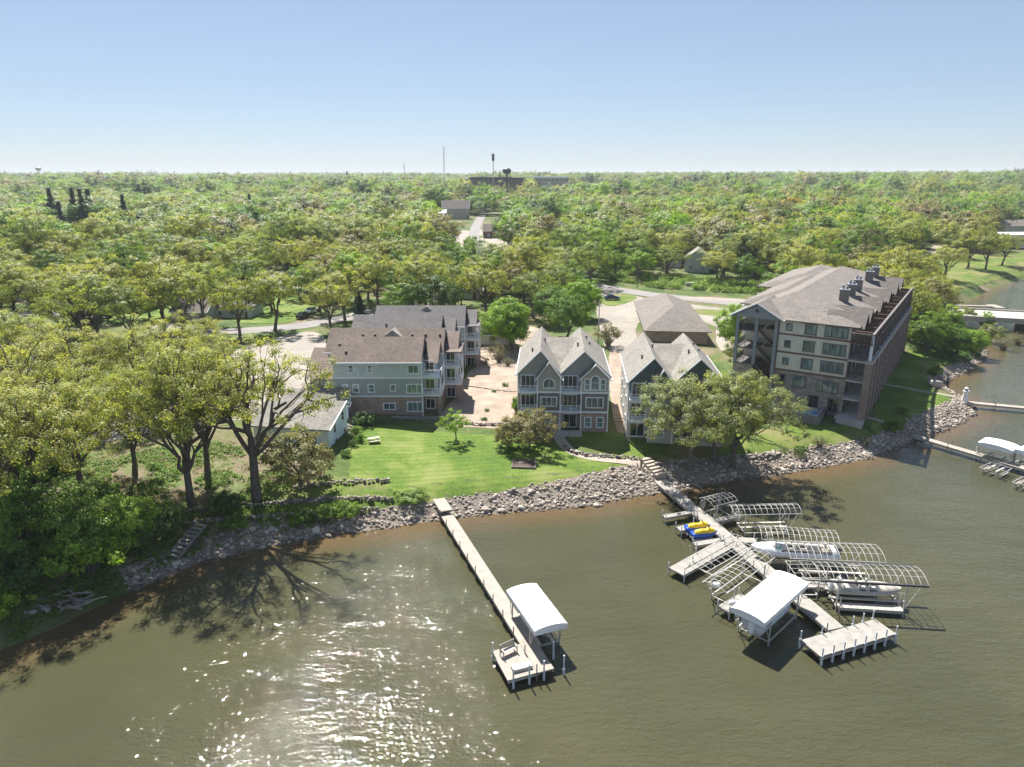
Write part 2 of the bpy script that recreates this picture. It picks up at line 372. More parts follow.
# gravel yards, paths and drives
sheet('gravel_yard', gp((480,343),(524,343),(519,430),(480,428),(440,425),(441,412),(462,392),(466,372),(480,366)), m_gravel, .03, rag=.15)
sheet('gravel_yard', gp((607,345),(625,352),(633,445),(612,432)), m_gravel, .03, rag=.1)
sheet('gravel_yard', gp((478,325),(500,322),(545,328),(550,345),(478,345)), m_gravel, .045, rag=.1)
sheet('footpath', strip([G(*q) for q in ((556,432),(566,450),(590,458),(622,461),(650,464))], 1.7, 2), m_path, .06, .6, 0)
sheet('footpath', strip([G(*q) for q in ((882,384),(905,388),(935,394),(957,398))], .9, 1), m_path, .06, .6, 0)
sheet('footpath', strip([G(*q) for q in ((868,418),(880,421),(893,427))], .9, 1), m_path, .06, .6, 0)
sheet('footpath', strip([G(*q) for q in ((870,275),(905,266),(928,255),(938,246))], 4.0, 1), m_path, .06, 1.2, 0)
road_pts = [G(*q) for q in ((500,262),(560,279),(610,289),(660,296),(720,302),(770,306),(840,309))]
road = sheet('road', strip(road_pts, 8.5, 2), m_asph, .06, 2.5, 0)
sheet('road', strip([G(*q) for q in ((560,279),(500,262),(474,245),(474,232),(478,222),(484,212),(490,205))], 7, 1), m_asph, .09, 2.5, 0)
sheet('road', strip([G(*q) for q in ((-60,318),(60,312),(140,318),(175,330),(250,332),(330,322),(420,300),(500,285),(560,279))], 6.5, 2), m_asph, .05, 2.5, 0)
sheet('driveway', gp((592,290),(640,296),(650,302),(700,305),(766,315),(775,330),(735,352),(716,350),(716,320),(650,318),(634,325),(640,352),(606,352),(600,330)), m_drive, .045, 1.5, 1)
sheet('driveway', gp((205,425),(300,412),(330,345),(318,330),(285,335),(235,350),(190,375),(150,400),(60,430),(0,450),(0,470),(110,440)), m_drive, .045, 1.5, 2)
sheet('verge_grass', gp((598,297),(622,293),(640,297),(630,303),(605,308)), m_lawn2, .075, 1, 2)
sheet('verge_grass', gp((690,308),(760,314),(740,318),(688,314)), m_lawn2, .075, 1, 2)
sheet('verge_grass', gp((215,322),(260,292),(320,298),(310,315),(285,325)), m_lawn, .075, 1.5, 2)
sheet('verge_grass', gp((95,322),(150,300),(180,310),(178,325),(130,326)), m_lawn, .075, 1.5, 2)
sheet('bank_grass', [Vector(q) for q in ((128,216),(150,236),(170,254),(205,284),(280,325),(280,345),(215,340),(165,300),(135,262),(118,232))], m_lawn2, .05, 3, 2)
sheet('parking_lot', gp((255,275),(330,268),(335,284),(262,292)), m_conc, .06, 2, 1)
sheet('parking_lot', gp((440,232),(505,228),(520,243),(500,250),(450,246)), m_conc, .075, 3, 1)
sheet('parking_lot', gp((660,297),(700,297),(765,301),(765,303),(700,300)), m_conc, .085, 2, 0)
# road line
lm = flat('road_paint', (.6,.55,.4), .7)
cen = [Vector(q[:2]) for q in smooth_poly(road_pts, 2, False)]
for k, dd in enumerate((-.12, .12)):
    pts = []
    for i, q in enumerate(cen):
        d = (cen[min(i+1, len(cen)-1)] - cen[max(i-1, 0)]).normalized(); pts.append(q + Vector((-d.y, d.x)) * dd)
    sheet('road_marking', strip(pts, .11, 0), lm, .075, 2.5, 0, clear=False)
# ------------------------------------------------------------------ water
def lake():
    xs = axis(-80, 180, 2.0, 700, 1.2); ys = axis(20, 260, 2.0, 450, 1.2)
    X, Y = np.meshgrid(xs, ys); nx, ny = len(xs), len(ys); d = sdist(X, Y)
    I = np.arange(nx * ny).reshape(ny, nx); F = np.stack([I[:-1,:-1], I[:-1,1:], I[1:,1:], I[1:,:-1]], -1).reshape(-1, 4)
    keep = (d.ravel()[F] < 8).any(1); F = F[keep]
    m, t, b = nodes('lake_water'); co = coords(t, True)
    at = N(t, 'ShaderNodeAttribute'); at.attribute_name = 'shore'
    big = noise(t, co, .035, 4)
    deep = ramp(t, big, [(.35, (.054,.054,.028)), (.65, (.072,.069,.036))])
    c = mixc(t, ramp(t, at.outputs['Fac'], [(0, (1,1,1)), (.12, (.75,.75,.75)), (.45, (0,0,0))]), deep, mixc(t, noise(t, co, .9, 4), (.085,.05,.022), (.15,.105,.055)))
    L(t, c, b.inputs['Base Color']); b.inputs['Roughness'].default_value = .025; b.inputs['IOR'].default_value = 1.33
    mp = N(t, 'ShaderNodeMapping'); mp.inputs['Rotation'].default_value = (0, 0, R(14)); mp.inputs['Scale'].default_value = (.55, 1.25, 1); L(t, co, mp.inputs['Vector'])
    n1 = noise(t, mp.outputs[0], 1.5, 1, .5); n2 = noise(t, mp.outputs[0], .22, 1, .5)
    mp2 = N(t, 'ShaderNodeMapping'); mp2.inputs['Rotation'].default_value = (0, 0, R(-20)); mp2.inputs['Scale'].default_value = (.95, 1.2, 1); L(t, co, mp2.inputs['Vector'])
    n3 = noise(t, mp2.outputs[0], 3.9, 0, .4)
    def mul(a, k):
        q = N(t, 'ShaderNodeMath', operation='MULTIPLY'); L(t, a, q.inputs[0]); q.inputs[1].default_value = k; return q.outputs[0]
    def add(a, c2):
        q = N(t, 'ShaderNodeMath', operation='ADD'); L(t, a, q.inputs[0]); L(t, c2, q.inputs[1]); return q.outputs[0]
    h = add(add(mul(n1, .125), mul(n2, .35)), mul(n3, .06))
    gust = ramp(t, noise(t, co, .03, 3), [(.3, (.72,.72,.72)), (.7, (1,1,1))])
    q = N(t, 'ShaderNodeMath', operation='MULTIPLY'); L(t, h, q.inputs[0]); L(t, gust, q.inputs[1])
    bump(t, b, q.outputs[0], 1.0, WAVE)
    me = npmesh('water', np.stack([X.ravel(), Y.ravel(), np.zeros(X.size)], 1), F, m, True)
    a = me.attributes.new('shore', 'FLOAT', 'POINT'); a.data.foreach_set('value', np.clip(-d.ravel() / 12, 0, 1).astype(np.float32))
    tag(link('water', me), kind='structure')
WAVE = .85
lake()
# ------------------------------------------------------------------ stones
def ico(sub):
    bm = bmesh.new(); bmesh.ops.create_icosphere(bm, subdivisions=sub, radius=1); V = np.array([v.co[:] for v in bm.verts]); F = np.array([[v.index for v in f.verts] for f in bm.faces]); bm.free(); return V, F
IV, IF = ico(2)
ROCKS = []
for k in range(10):
    n = np.array([mnoise.noise(Vector(v * 1.1) + Vector((k * 9.1, 0, 0))) for v in IV]); r = np.random.default_rng(k)
    Vk = IV * (1 + .55 * n[:, None])
    for _ in range(5):                                        # knock flat facets off
        d = r.normal(size=3); d /= np.linalg.norm(d); s = Vk @ d; lim = .62; Vk = Vk - np.clip(s - lim, 0, None)[:, None] * d
    ROCKS.append(Vk)
def rocks(name, pts, sizes, mat, flatk=.7, parent=None, zscale=None):
    Vs = []; Fs = []; o = 0; r = np.random.default_rng(len(pts))
    for (x, y, z), s in zip(pts, sizes):
        v = ROCKS[r.integers(10)] * s * np.array([1, r.uniform(.7, 1), flatk * r.uniform(.8, 1.2)]); a = r.uniform(0, 6.28); ca, sa = math.cos(a), math.sin(a)
        tl = r.uniform(-.4, .4); v = v @ np.array([[1,0,0],[0,math.cos(tl),math.sin(tl)],[0,-math.sin(tl),math.cos(tl)]])
        v = v @ np.array([[ca,sa,0],[-sa,ca,0],[0,0,1]]) + (x, y, z); Vs.append(v); Fs.append(IF + o); o += len(v)
    return link(name, npmesh(name, np.concatenate(Vs), np.concatenate(Fs), mat), parent)
def stonemat(name, stops):
    m, t, b = nodes(name); ge = N(t, 'ShaderNodeNewGeometry'); c = ramp(t, ge.outputs['Random Per Island'], stops)
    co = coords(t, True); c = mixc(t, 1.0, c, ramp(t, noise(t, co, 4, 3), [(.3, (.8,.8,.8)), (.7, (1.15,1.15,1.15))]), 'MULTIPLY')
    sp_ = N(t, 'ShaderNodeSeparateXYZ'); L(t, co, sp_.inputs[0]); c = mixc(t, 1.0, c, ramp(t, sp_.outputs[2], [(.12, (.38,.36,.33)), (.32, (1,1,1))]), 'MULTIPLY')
    L(t, c, b.inputs['Base Color']); b.inputs['Roughness'].default_value = .85; return m
m_rock = stonemat('granite_boulders', [(0, (.16,.13,.10)), (.3, (.27,.225,.175)), (.6, (.35,.295,.24)), (.85, (.43,.37,.305)), (1, (.6,.54,.47))])
m_wall = stonemat('stacked_fieldstone', [(0, (.15,.125,.105)), (.5, (.25,.21,.18)), (1, (.38,.33,.28))])
SH = [Vector(q) for q in SHORE]
def along(poly, step):
    out = []; 
    for a, b in zip(poly[:-1], poly[1:]):
        n = max(1, int((b - a).length / step)); 
        for j in range(n): out.append((a.lerp(b, j / n), (b - a).normalized()))
    return out
pts = []; sz = []
for p, d in along(SH[2:24], .15):
    nrm = Vector((-d.y, d.x))                                  # inland
    wd = float(np.interp(p.x, [-40, -30, -14, -4, 1, 8, 16, 30, 44, 60, 70, 80, 84, 110], [2.2, 2.8, 2.6, 2.7, 3.2, 4.2, 5.0, 4.4, 3.4, 2.8, 4.0, 4.0, 2.6, 2.2]))
    for k in range(int(wd * 1.8)):
        u = random.uniform(-.15, 1) * wd; q = p + nrm * u + Vector((random.uniform(-.3,.3), random.uniform(-.3,.3)))
        s = random.uniform(.10, .30) * (1.15 if u < 1.2 else .95) * (1.8 if random.random() < .06 else 1)
        pts.append((q.x, q.y, g(q.x, q.y) + s * .12)); sz.append(s)
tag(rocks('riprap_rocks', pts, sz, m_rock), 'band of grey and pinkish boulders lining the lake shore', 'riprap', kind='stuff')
scree = []
inner = [p + Vector((-d.y, d.x)) * float(np.interp(p.x, [-40,-30,-14,-4,1,8,16,30,44,60,70,80,84,110], [2.2,2.8,2.6,2.7,3.2,4.2,5.0,4.4,3.4,2.8,4.0,4.0,2.6,2.2])) for p, d in along(SH[2:24], 2.5)]
outer = [p - Vector((-d.y, d.x)) * 1.0 for p, d in along(SH[2:24], 2.5)]
sheet('shore_gravel', outer + inner[::-1], m_scree, .05, .7, 0, rag=.35, clear=False)
def stone_wall(label, pts, h=.7, w=.55, s=.3, cat='stone wall'):
    pts = [Vector(p[:2]) for p in pts]; ps = []; ss = []
    c = pts[0]; base = Vector((c.x, c.y, g(c.x, c.y)))
    for p, d in along(smooth_poly(pts, 1, False), s * 1.25):
        for lv in range(max(1, int(h / (s * .9)))):
            n = Vector((-d.y, d.x)) * random.uniform(-w/2, w/2); q = p + n
            ps.append((q.x - base.x, q.y - base.y, g(p.x, p.y) - base.z + s * .35 + lv * s * .9)); ss.append(random.uniform(.7, 1.15) * s)
    o = rocks('stone_retaining_wall', ps, ss, m_wall, .65); o.location = base; return tag(o, label, cat, 'stacked fieldstone walls')
def PG(*q): return [G(*p) for p in q]
stone_wall('curved low fieldstone wall edging the footpath in front of the grey townhouse', PG((563,446),(572,453),(590,456.5),(622,458),(645,461)), .6, .5, .26)
stone_wall('low stone edge above the riprap behind the triple oaks', PG((656,465),(690,462),(730,459),(780,456)), .5, .5, .26)
stone_wall('short dark stone wall, topmost of the lawn terraces beside the white cottage', PG((296,488),(330,485),(345,483),(360,483),(378,482.5),(392,482)), .7, .8, .3)
stone_wall('long low stone wall, middle of the terraces left of the clipped bush', PG((190,512),(230,508),(270,505),(317,501),(355,499.5),(395,501)), .6, .6, .3)
stone_wall('lowest terrace wall, dark stones right above the shore riprap', PG((160,527),(200,523),(240,520),(300,516),(345,512),(382,510)), .7, .6, .3)
stone_wall('thin dark stone line crossing the gravel yard', PG((466,386),(480,388),(500,391),(517,392)), .35, .3, .2)
stone_wall('broken dark stone ledge at the back of the gravel yard', PG((478,357),(490,360),(505,360),(520,364)), .5, .8, .3)
stone_wall('dark stone edge where gravel yard meets the main lawn', PG((466,424),(480,426),(495,425),(517,426)), .45, .4, .25)
stone_wall('stone edge behind the cottage shaded by shrubs', PG((352,436),(350,425),(352,415),(358,410)), .5, .9, .33)
# ------------------------------------------------------------------ docks
m_deck = None
def deckmat(name, a, b_, rotz):
    m, t, b = nodes(name); co = coords(t); mp = N(t, 'ShaderNodeMapping'); mp.inputs['Rotation'].default_value = (0, 0, rotz); L(t, co, mp.inputs['Vector'])
    w = N(t, 'ShaderNodeTexWave', bands_direction='X'); w.wave_profile = 'SAW'; w.inputs['Scale'].default_value = 3.2; w.inputs['Distortion'].default_value = .05; L(t, mp.outputs[0], w.inputs['Vector'])
    c = ramp(t, noise(t, co, 1.3, 5), [(.3, a), (.7, b_)])
    c = mixc(t, 1.0, c, ramp(t, w.outputs['Fac'], [(0, (.45,.45,.45)), (.12, (1,1,1)), (1, (1.06,1.05,1.04))]), 'MULTIPLY')
    L(t, c, b.inputs['Base Color']); b.inputs['Roughness'].default_value = .8; bump(t, b, w.outputs['Fac'], .01, .5); return m
M['deck'] = deckmat('weathered_deck_boards', (.27,.235,.195), (.38,.335,.285), 0)
M['deckgrey'] = deckmat('grey_deck_boards', (.24,.225,.20), (.34,.32,.285), 0)
M['bunk'] = flat('pale_bunk_boards', (.45,.41,.35), .7, .1)
M['post'] = flat('grey_post', (.2,.18,.17), .7, .2); M['whitepost'] = flat('pale_pipe', (.62,.64,.66), .4, .1)
def dock_piece(par, a, b_, w, z=.75, mat='deck', posts=0, pm='post', sides=(-1, 1), th=.16, ph=1.0, step=2.8, end=True):
    """walkway from a to b (world xy) under parent par at origin; boards run across"""
    a = Vector(a[:2]); b_ = Vector(b_[:2]); d = b_ - a; Lg = d.length; ang = math.atan2(d.y, d.x)
    k = MB(); k.box(0, Lg, -w/2, w/2, z - th, z); base = par.location
    o = link('walkway', k.mesh('walkway', M[mat]), par, (a.x - base.x, a.y - base.y, 0), ang)
    for s in (-1, 1):
        k = MB(); k.box(.02, Lg - .02, s * (w/2 - .06) - .05, s * (w/2 - .06) + .05, z - th - .16, z - th - .003); link('joist', k.mesh('joist', M['alu']), o)
    if posts:
        n = max(1, round(Lg / step))
        for i in range(n + 1):
            for s in sides:
                x = min(Lg - .08, max(.08, Lg * i / n)); k = MB(); k.tube((0, 0, -2), (0, 0, z + ph), .055, n=6)
                link('post', k.mesh('post', M[pm]), o, (x, s * (w/2 + .06), 0))
    return o
def dock(label, loc, group=None): return thing('dock', label, 'dock', loc, 0, group)
# left dock with its end platform
A0 = P(437.5, 497, 1.3); A1 = P(546, 671, .8)
d1 = dock('long narrow left dock with a wooden bench platform at its end', (A0.x, A0.y, 0))
mid_ = A0.lerp(A1, .12); dock_piece(d1, A0, mid_, 1.5, 1.35)
o = dock_piece(d1, mid_ - (A1 - A0).normalized() * .0, A1, 1.45, .85, posts=1, step=2.6, sides=(-1,), ph=.8)
k = MB()
for i in range(3): k.box(-.3 * i - .6, -.3 * i - .28, -.72, .72, .95 + .14 * i, 1.0 + .14 * i)
link('steps', k.mesh('steps', M['wood']), o)
u = (A1 - A0).xy.normalized(); n_ = Vector((u.y, -u.x))                                      # n_ points to the platform side
if n_.x > 0: n_ = -n_
q0 = A1.xy - u * 3.9 + n_ * .75
k = dock_piece(d1, A1.xy - u * 2.0 + n_ * .74, A1.xy - u * 2.0 + n_ * 3.35, 3.9, .83, posts=0)
for s, t_ in ((.2, .1), (1.5, .1), (2.9, .1), (3.35, 3.8), (-1.6, .1), (-1.6, 2.2)):
    pp = A1.xy + n_ * s - u * t_ + u * .15; b = MB(); b.tube((0,0,-2), (0,0,.6), .1, n=8); b.tube((0,0,.6), (0,0,1.9), .07, n=8); o = link('post', b.mesh('post', M['whitepost']), d1, (pp.x - A0.x, pp.y - A0.y, 0))
def bench(label, loc, rot, cat='bench', w=1.5):
    t = thing('wooden_bench', label, cat, loc, rot)
    b = MB(); [b.box(-w/2, w/2, -.25 + i * .13, -.14 + i * .13, .42, .46) for i in range(4)]; b.build('seat', M['bunk'], t)
    b = MB(); [b.box(-w/2, w/2, .27 + i * .03, .30 + i * .03, .55 + i * .15, .67 + i * .15) for i in range(3)]; b.build('backrest', M['bunk'], t)
    for s in (-1, 1):
        b = MB(); x = s * (w/2 - .05); b.box(x - .04, x + .04, -.27, -.2, 0, .68); b.box(x - .04, x + .04, .24, .32, 0, 1.0); b.box(x - .05, x + .05, -.3, .3, .66, .7); b.build('arm_frame', M['bunk'], t)
    return t
pb = A1.xy - u * 3.1 + n_ * 2.1; bench('pale wooden bench on the platform of the left dock', (pb.x, pb.y, .832), math.atan2(u.y, u.x) + math.pi/2 + R(15))
k = MB(); k.box(-.85, .85, -.35, .35, 0, .28); o = k.build('dock_box', M['bunk']); pk = A1.xy - u * 1.0 + n_ * 1.75; o.location = (pk.x, pk.y, .833); o.rotation_euler.z = math.atan2(u.y, u.x) + math.pi/2
tag(o, 'low pale storage box lying beside the bench platform edge', 'box')
# ------------------------------------------------------------------ lifts
def frame_of(pts, z):
    """four picture corners of a canopy -> centre, angle, length, width"""
    q = [P(*p, z) for p in pts]; a = (q[0] + q[3]) / 2; b_ = (q[1] + q[2]) / 2; c = (a + b_) / 2; d = b_ - a
    w = ((q[0] - q[3]).length + (q[1] - q[2]).length) / 2; return c, math.atan2(d.y, d.x), d.length, w
def lift(label, pts, z=3.0, cover=False, ribs=14, dark=False, cradle=True, rise=.55, group='boat lifts at the right dock', W=None, wheel=True, Lk=.33):
    c, ang, Lg, Wd = frame_of(pts, z); Wd = W or Wd
    t = thing('boat_lift', label, 'boat lift', (c.x, c.y, 0), ang, group); hl, hw = Lg/2, Wd/2
    px = hl * Lk * 2 * .95
    for sx in (-1, 1):
        for sy in (-1, 1):
            b = MB(); b.tube((0,0,-2), (0,0,z - .02), .07, n=6); link('post', b.mesh('post', M['alu']), t, (sx * px, sy * (hw - .1), 0))
    b = MB()
    for sy in (-1, 1): b.tube((-px, sy * (hw - .1), .45), (px, sy * (hw - .1), .45), .07, n=4); b.tube((-px, sy * (hw - .1), .5), (-hl * .9, sy * (hw - .1), z), .035, n=4); b.tube((px, sy * (hw - .1), .5), (hl * .9, sy * (hw - .1), z), .035, n=4)
    for sx in (-1, 1): b.tube((sx * px, -hw + .1, .42), (sx * px, hw - .1, .42), .07, n=4); b.tube((sx*px, -hw+.1, 2.2), (sx*px, hw-.1, .5), .03, n=4)
    b.build('lift_frame', M['alu'], t)
    if cradle:
        for sy in (-1, 1):
            b = MB(); b.box(-px * 1.15, px * 1.15, sy * hw * .42 - .14, sy * hw * .42 + .14, .78, .9); b.build('bunk', M['bunk'], t)
    if wheel:
        b = MB(); c0 = Vector((-px, hw + .1, 1.5)); N_ = 14
        for i in range(N_):
            a0, a1 = 2*math.pi*i/N_, 2*math.pi*(i+1)/N_; b.tube(c0 + Vector((.45*math.cos(a0), 0, .45*math.sin(a0))), c0 + Vector((.45*math.cos(a1), 0, .45*math.sin(a1))), .025, n=4)
            if i % 3 == 0: b.tube(c0, c0 + Vector((.45*math.cos(a0), 0, .45*math.sin(a0))), .015, n=3)
        b.build('winch_wheel', M['alu'], t)
    if cover: rise = .25
    def arc(x, k=8, r=None, ww=hw): return [Vector((x, -ww + 2 * ww * i / k, z + (r or rise) * (1 - (2 * i / k - 1) ** 2) ** .8)) for i in range(k + 1)]
    if not cover:
        b = MB()
        for i in range(ribs): x = -hl + Lg * i / (ribs - 1); a = arc(x); b.path(a, [.028] * len(a), 4)
        for i in (2, 4, 6): p_ = [arc(-hl)[i], arc(hl)[i]]; b.tube(p_[0], p_[1], .022, n=4)
        b.build('canopy_ribs', M['alu'], t)
        for sy in (-1, 1):
            b = MB()
            if dark: b.box(-hl, hl, sy * hw - .09, sy * hw + .09, z - .1, z + .08); b.build('canopy_rail', M['dark'], t)
            else: b.tube((-hl, sy * hw, z), (hl, sy * hw, z), .05, n=5); b.build('canopy_rail', M['alu'], t)
    else:
        b = MB(); n = 12; k = 10; vs = []; fs = []
        for i in range(n + 1):
            x = -hl + Lg * i / n; sag = -.04 * (i % 2)
            vs += [Vector((x, -hw, z - .45))] + [q + Vector((0, 0, sag)) for q in arc(x, k)] + [Vector((x, hw, z - .45))]
        m_ = k + 3
        for i in range(n):
            for j in range(m_ - 1): fs.append((i*m_+j, i*m_+j+1, (i+1)*m_+j+1, (i+1)*m_+j))
        b.add(vs, fs)
        for s, x in ((-1, -hl), (1, hl)):
            a = arc(x, k); vv = [Vector((x, -hw, z - .45))] + a + [Vector((x, hw, z - .45))] ; low = [Vector((x, p.y, z - .45)) for p in vv]; st = len(b.v)
            b.add([tuple(p) for p in vv] + [tuple(p) for p in low], [(j, j+1, len(vv)+j+1, len(vv)+j) for j in range(1, len(vv) - 2)])
        o = b.build('canopy', M['canvas'], t, fix=False); sm = o.modifiers.new('th', 'SOLIDIFY'); sm.thickness = .02
        b = MB()
        for sy in (-1, 1): b.tube((-hl, sy * (hw - .08), z - .3), (hl, sy * (hw - .08), z - .3), .05, n=4)
        b.build('canopy_rail', M['alu'], t)
    return t, c, ang, Lg, Wd
LW = [lift('white canopied boat lift beside the left dock', [(508,591),(536,634),(566,621),(535,583)], 3.0, True, group='white canopied boat lifts')]
LR = [lift('large white canopied boat lift at the outer end of the right dock', [(731,607),(777.5,570),(807,584),(764,624)], 3.2, True, group='white canopied boat lifts')]
F1 = lift('smallest bare lift frame nearest the riprap at the right dock', [(702,498),(721,493),(740,500),(711,507)], 2.4, ribs=7, rise=.4, cradle=False)
F2 = lift('bare lift frame in the oak shadow, second from the shore', [(729,505),(794,505),(801,513),(732,516)], 2.8, ribs=13)
F3 = lift('bare lift frame arching over the long white boat', [(754,524),(832,532),(840,544),(765,541)], 3.0, ribs=15)
F4 = lift('plain bare lift frame between the boat frame and the dark railed frame', [(782,540),(873,545),(885,562),(789,559)], 2.8, ribs=16)
F5 = lift('longest lift frame with dark rolled canvas along both rails', [(809,561),(914,567),(927,586),(821,581)], 3.2, ribs=16, dark=True)
F6 = lift('low open frame left of the dark railed one, partly behind the white canopy', [(785,561),(812,561),(826,578),(797,578)], 2.4, ribs=3, rise=.1, wheel=False)
F7 = lift('bare lift frame left of the walkway just inshore of the big white canopy', [(700,583),(752,549),(774,557),(729,593)], 2.6, ribs=13, rise=.4, cradle=False)
F8 = lift('low lift frame tucked under the wide finger pier', [(684,560),(737,533),(752,545),(704,574)], 1.5, ribs=11, rise=.15, wheel=False, cradle=False)
# right dock
B0 = P(659.5, 478, 1.1); B1 = P(836, 629, .8)
d2 = dock('long right dock with side fingers and a wide end platform among the boat lifts', (B0.x, B0.y, 0))
dock_piece(d2, B0, B1, 1.7, .85, 'deckgrey', posts=1, step=5.5, pm='post', ph=.7)
pc = [P(801,640,.85), P(876,619,.85), P(895,634,.85), P(820,657,.85)]
a = (pc[0] + pc[3]) / 2; b_ = (pc[1] + pc[2]) / 2; pw = ((pc[0] - pc[3]).length + (pc[1] - pc[2]).length) / 2
dock_piece(d2, a, b_, pw, .87, 'deckgrey', th=.25)
dd = (b_ - a).xy.normalized(); nn = Vector((-dd.y, dd.x))
Lp = (b_ - a).length
for i in range(8):
    pp = a.xy + dd * (Lp * (i + .1) / 7.2) - nn * (pw/2 + .08); b = MB(); b.tube((0,0,-2), (0,0,.95), .11, n=8); b.tube((0,0,.95), (0,0,1.75), .06, n=8); link('post', b.mesh('post', M['whitepost']), d2, (pp.x - B0.x, pp.y - B0.y, 0))
    if i in (0, 2, 5, 6, 7): pp = a.xy + dd * (Lp * (i + .05) / 7.2) + nn * (pw/2 + .08); link('post', b.mesh('post', M['whitepost']), d2, (pp.x - B0.x, pp.y - B0.y, 0))
for (x0, y0), (x1, y1), w in (((663.5,516.5),(692,511.5),.75), ((716,520.5),(739,514.5),.8), ((678,529),(697,524.5),1.0), ((694,544),(722,539.5),.8), ((676,571.5),(729,542),1.9), ((731,539),(756,540.5),1.1), ((803,583),(874,588),1.0), ((723,609),(745,596),1.2)):
    dock_piece(d2, P(x0, y0, .82), P(x1, y1, .82), w, .82, 'deckgrey', posts=1, step=4, pm='whitepost', ph=.6)
# low bunk catwalk in front of the dark railed frame
cw = dock('detached pale catwalk floating in front of the dark railed lift frame', tuple(P(837,604,0)))
dock_piece(cw, P(837,604.5,.6), P(902,608.5,.6), .9, .6, 'bunk', posts=1, step=5, pm='alu', ph=1.2)
# top right docks
C0 = P(913, 432, 1.4); C1 = P(1035, 472, .8)
d3 = dock('long pale dock at the right edge, below the lighthouse ornament', (C0.x, C0.y, 0)); dock_piece(d3, C0, C1, 1.3, .95, 'deck', posts=1, step=6.5, ph=.7)
E0 = P(950, 398.5, 1.3); E1 = P(1040, 409.5, .8)
d4 = dock('second pale dock at the right edge, starting at the lighthouse ornament', (E0.x, E0.y, 0)); dock_piece(d4, E0, E1, 1.3, .95, 'deck', posts=1, step=6.5, ph=.7)
lift('white canopied boat lift beside the long pale dock at the right edge', [(979,441),(987.5,437.5),(1017.5,446),(1011,452.5)][::-1], 2.8, True, group='white canopied boat lifts')
lift('white canopied lift cut by the right picture edge', [(1013,449),(1024,446),(1050,453),(1040,458)][::-1], 2.6, True, group='white canopied boat lifts')
k1 = lift('small bare shore station with two pale boards below the right dock', [(982,468),(994,461),(1009,470),(998,474)], .9, ribs=3, rise=.05, wheel=False, group='bare shore stations')
k2 = lift('bare shore station cut by the right edge below the long dock', [(1014,482),(1024,476),(1040,483),(1030,489)], .9, ribs=3, rise=.05, wheel=False, group='bare shore stations')
G0 = P(952, 305, .8); d5 = dock('thin pale dock in the bay beyond the bridge', (G0.x, G0.y, 0)); dock_piece(d5, G0, P(995,306,.8), 1.6, .8, 'deck'); dock_piece(d5, P(990,304.5,.8), P(1002,308,.8), 2.6, .83, 'deck')
# wooden shore steps at the left
st = thing('shore_steps', 'small grey wooden steps down to the water under the tallest oak', 'steps', tuple(G(192, 545)), R(-20))
for s in (-1, 1): b = MB(); b.add([(s*.7-.05,-2.8,-.2),(s*.7+.05,-2.8,-.2),(s*.7+.05,1.6,1.6),(s*.7-.05,1.6,1.6),(s*.7-.05,-2.8,.1),(s*.7+.05,-2.8,.1),(s*.7+.05,1.6,1.9),(s*.7-.05,1.6,1.9)], [(0,1,2,3),(4,5,6,7),(0,1,5,4),(2,3,7,6),(0,3,7,4),(1,2,6,5)]); b.build('stringer', M['post'], st)
for i in range(9): b = MB(); y = -2.7 + i * .5; z = .0 + i * .2; b.box(-.64, .64, y, y + .4, z + .08, z + .14); b.build('step', M['deckgrey'], st)
# ------------------------------------------------------------------ boats
def hull_mesh(Lg, W, H, bow=.35, flare=.75, n=14, name='hull', mat=None):
    b = MB(); k = 7; vs = []; fs = []
    for i in range(n + 1):
        f = i / n; x = Lg * (f - .5); w = W/2 * (1 if f < 1 - bow else max(.02, math.cos((f - 1 + bow) / bow * math.pi/2) ** .65)); dz = H * (0 + .35 * max(0, f - .5) ** 2 * 2)
        kz = H * .0 + .75 * H * max(0, (f - .7) / .3) ** 2
        for j in range(k):
            a = -1 + 2 * j / (k - 1); yy = w * (1 if abs(a) > .9 else flare if abs(a) > .5 else .4 * abs(a) * 2); zz = H + dz if abs(a) > .9 else (kz + .3 * H if abs(a) > .5 else kz + .08 * H if abs(a) > .1 else kz)
            vs.append((x, math.copysign(yy, a) if abs(a) > .01 else 0, zz))
    for i in range(n):
        for j in range(k - 1): fs.append((i*k+j, i*k+j+1, (i+1)*k+j+1, (i+1)*k+j))
        fs.append((i*k, (i+1)*k, (i+1)*k+k-1, i*k+k-1))
    fs.append(tuple(range(k))); b.add(vs, fs); return b.mesh(name, mat or M['white'], True)
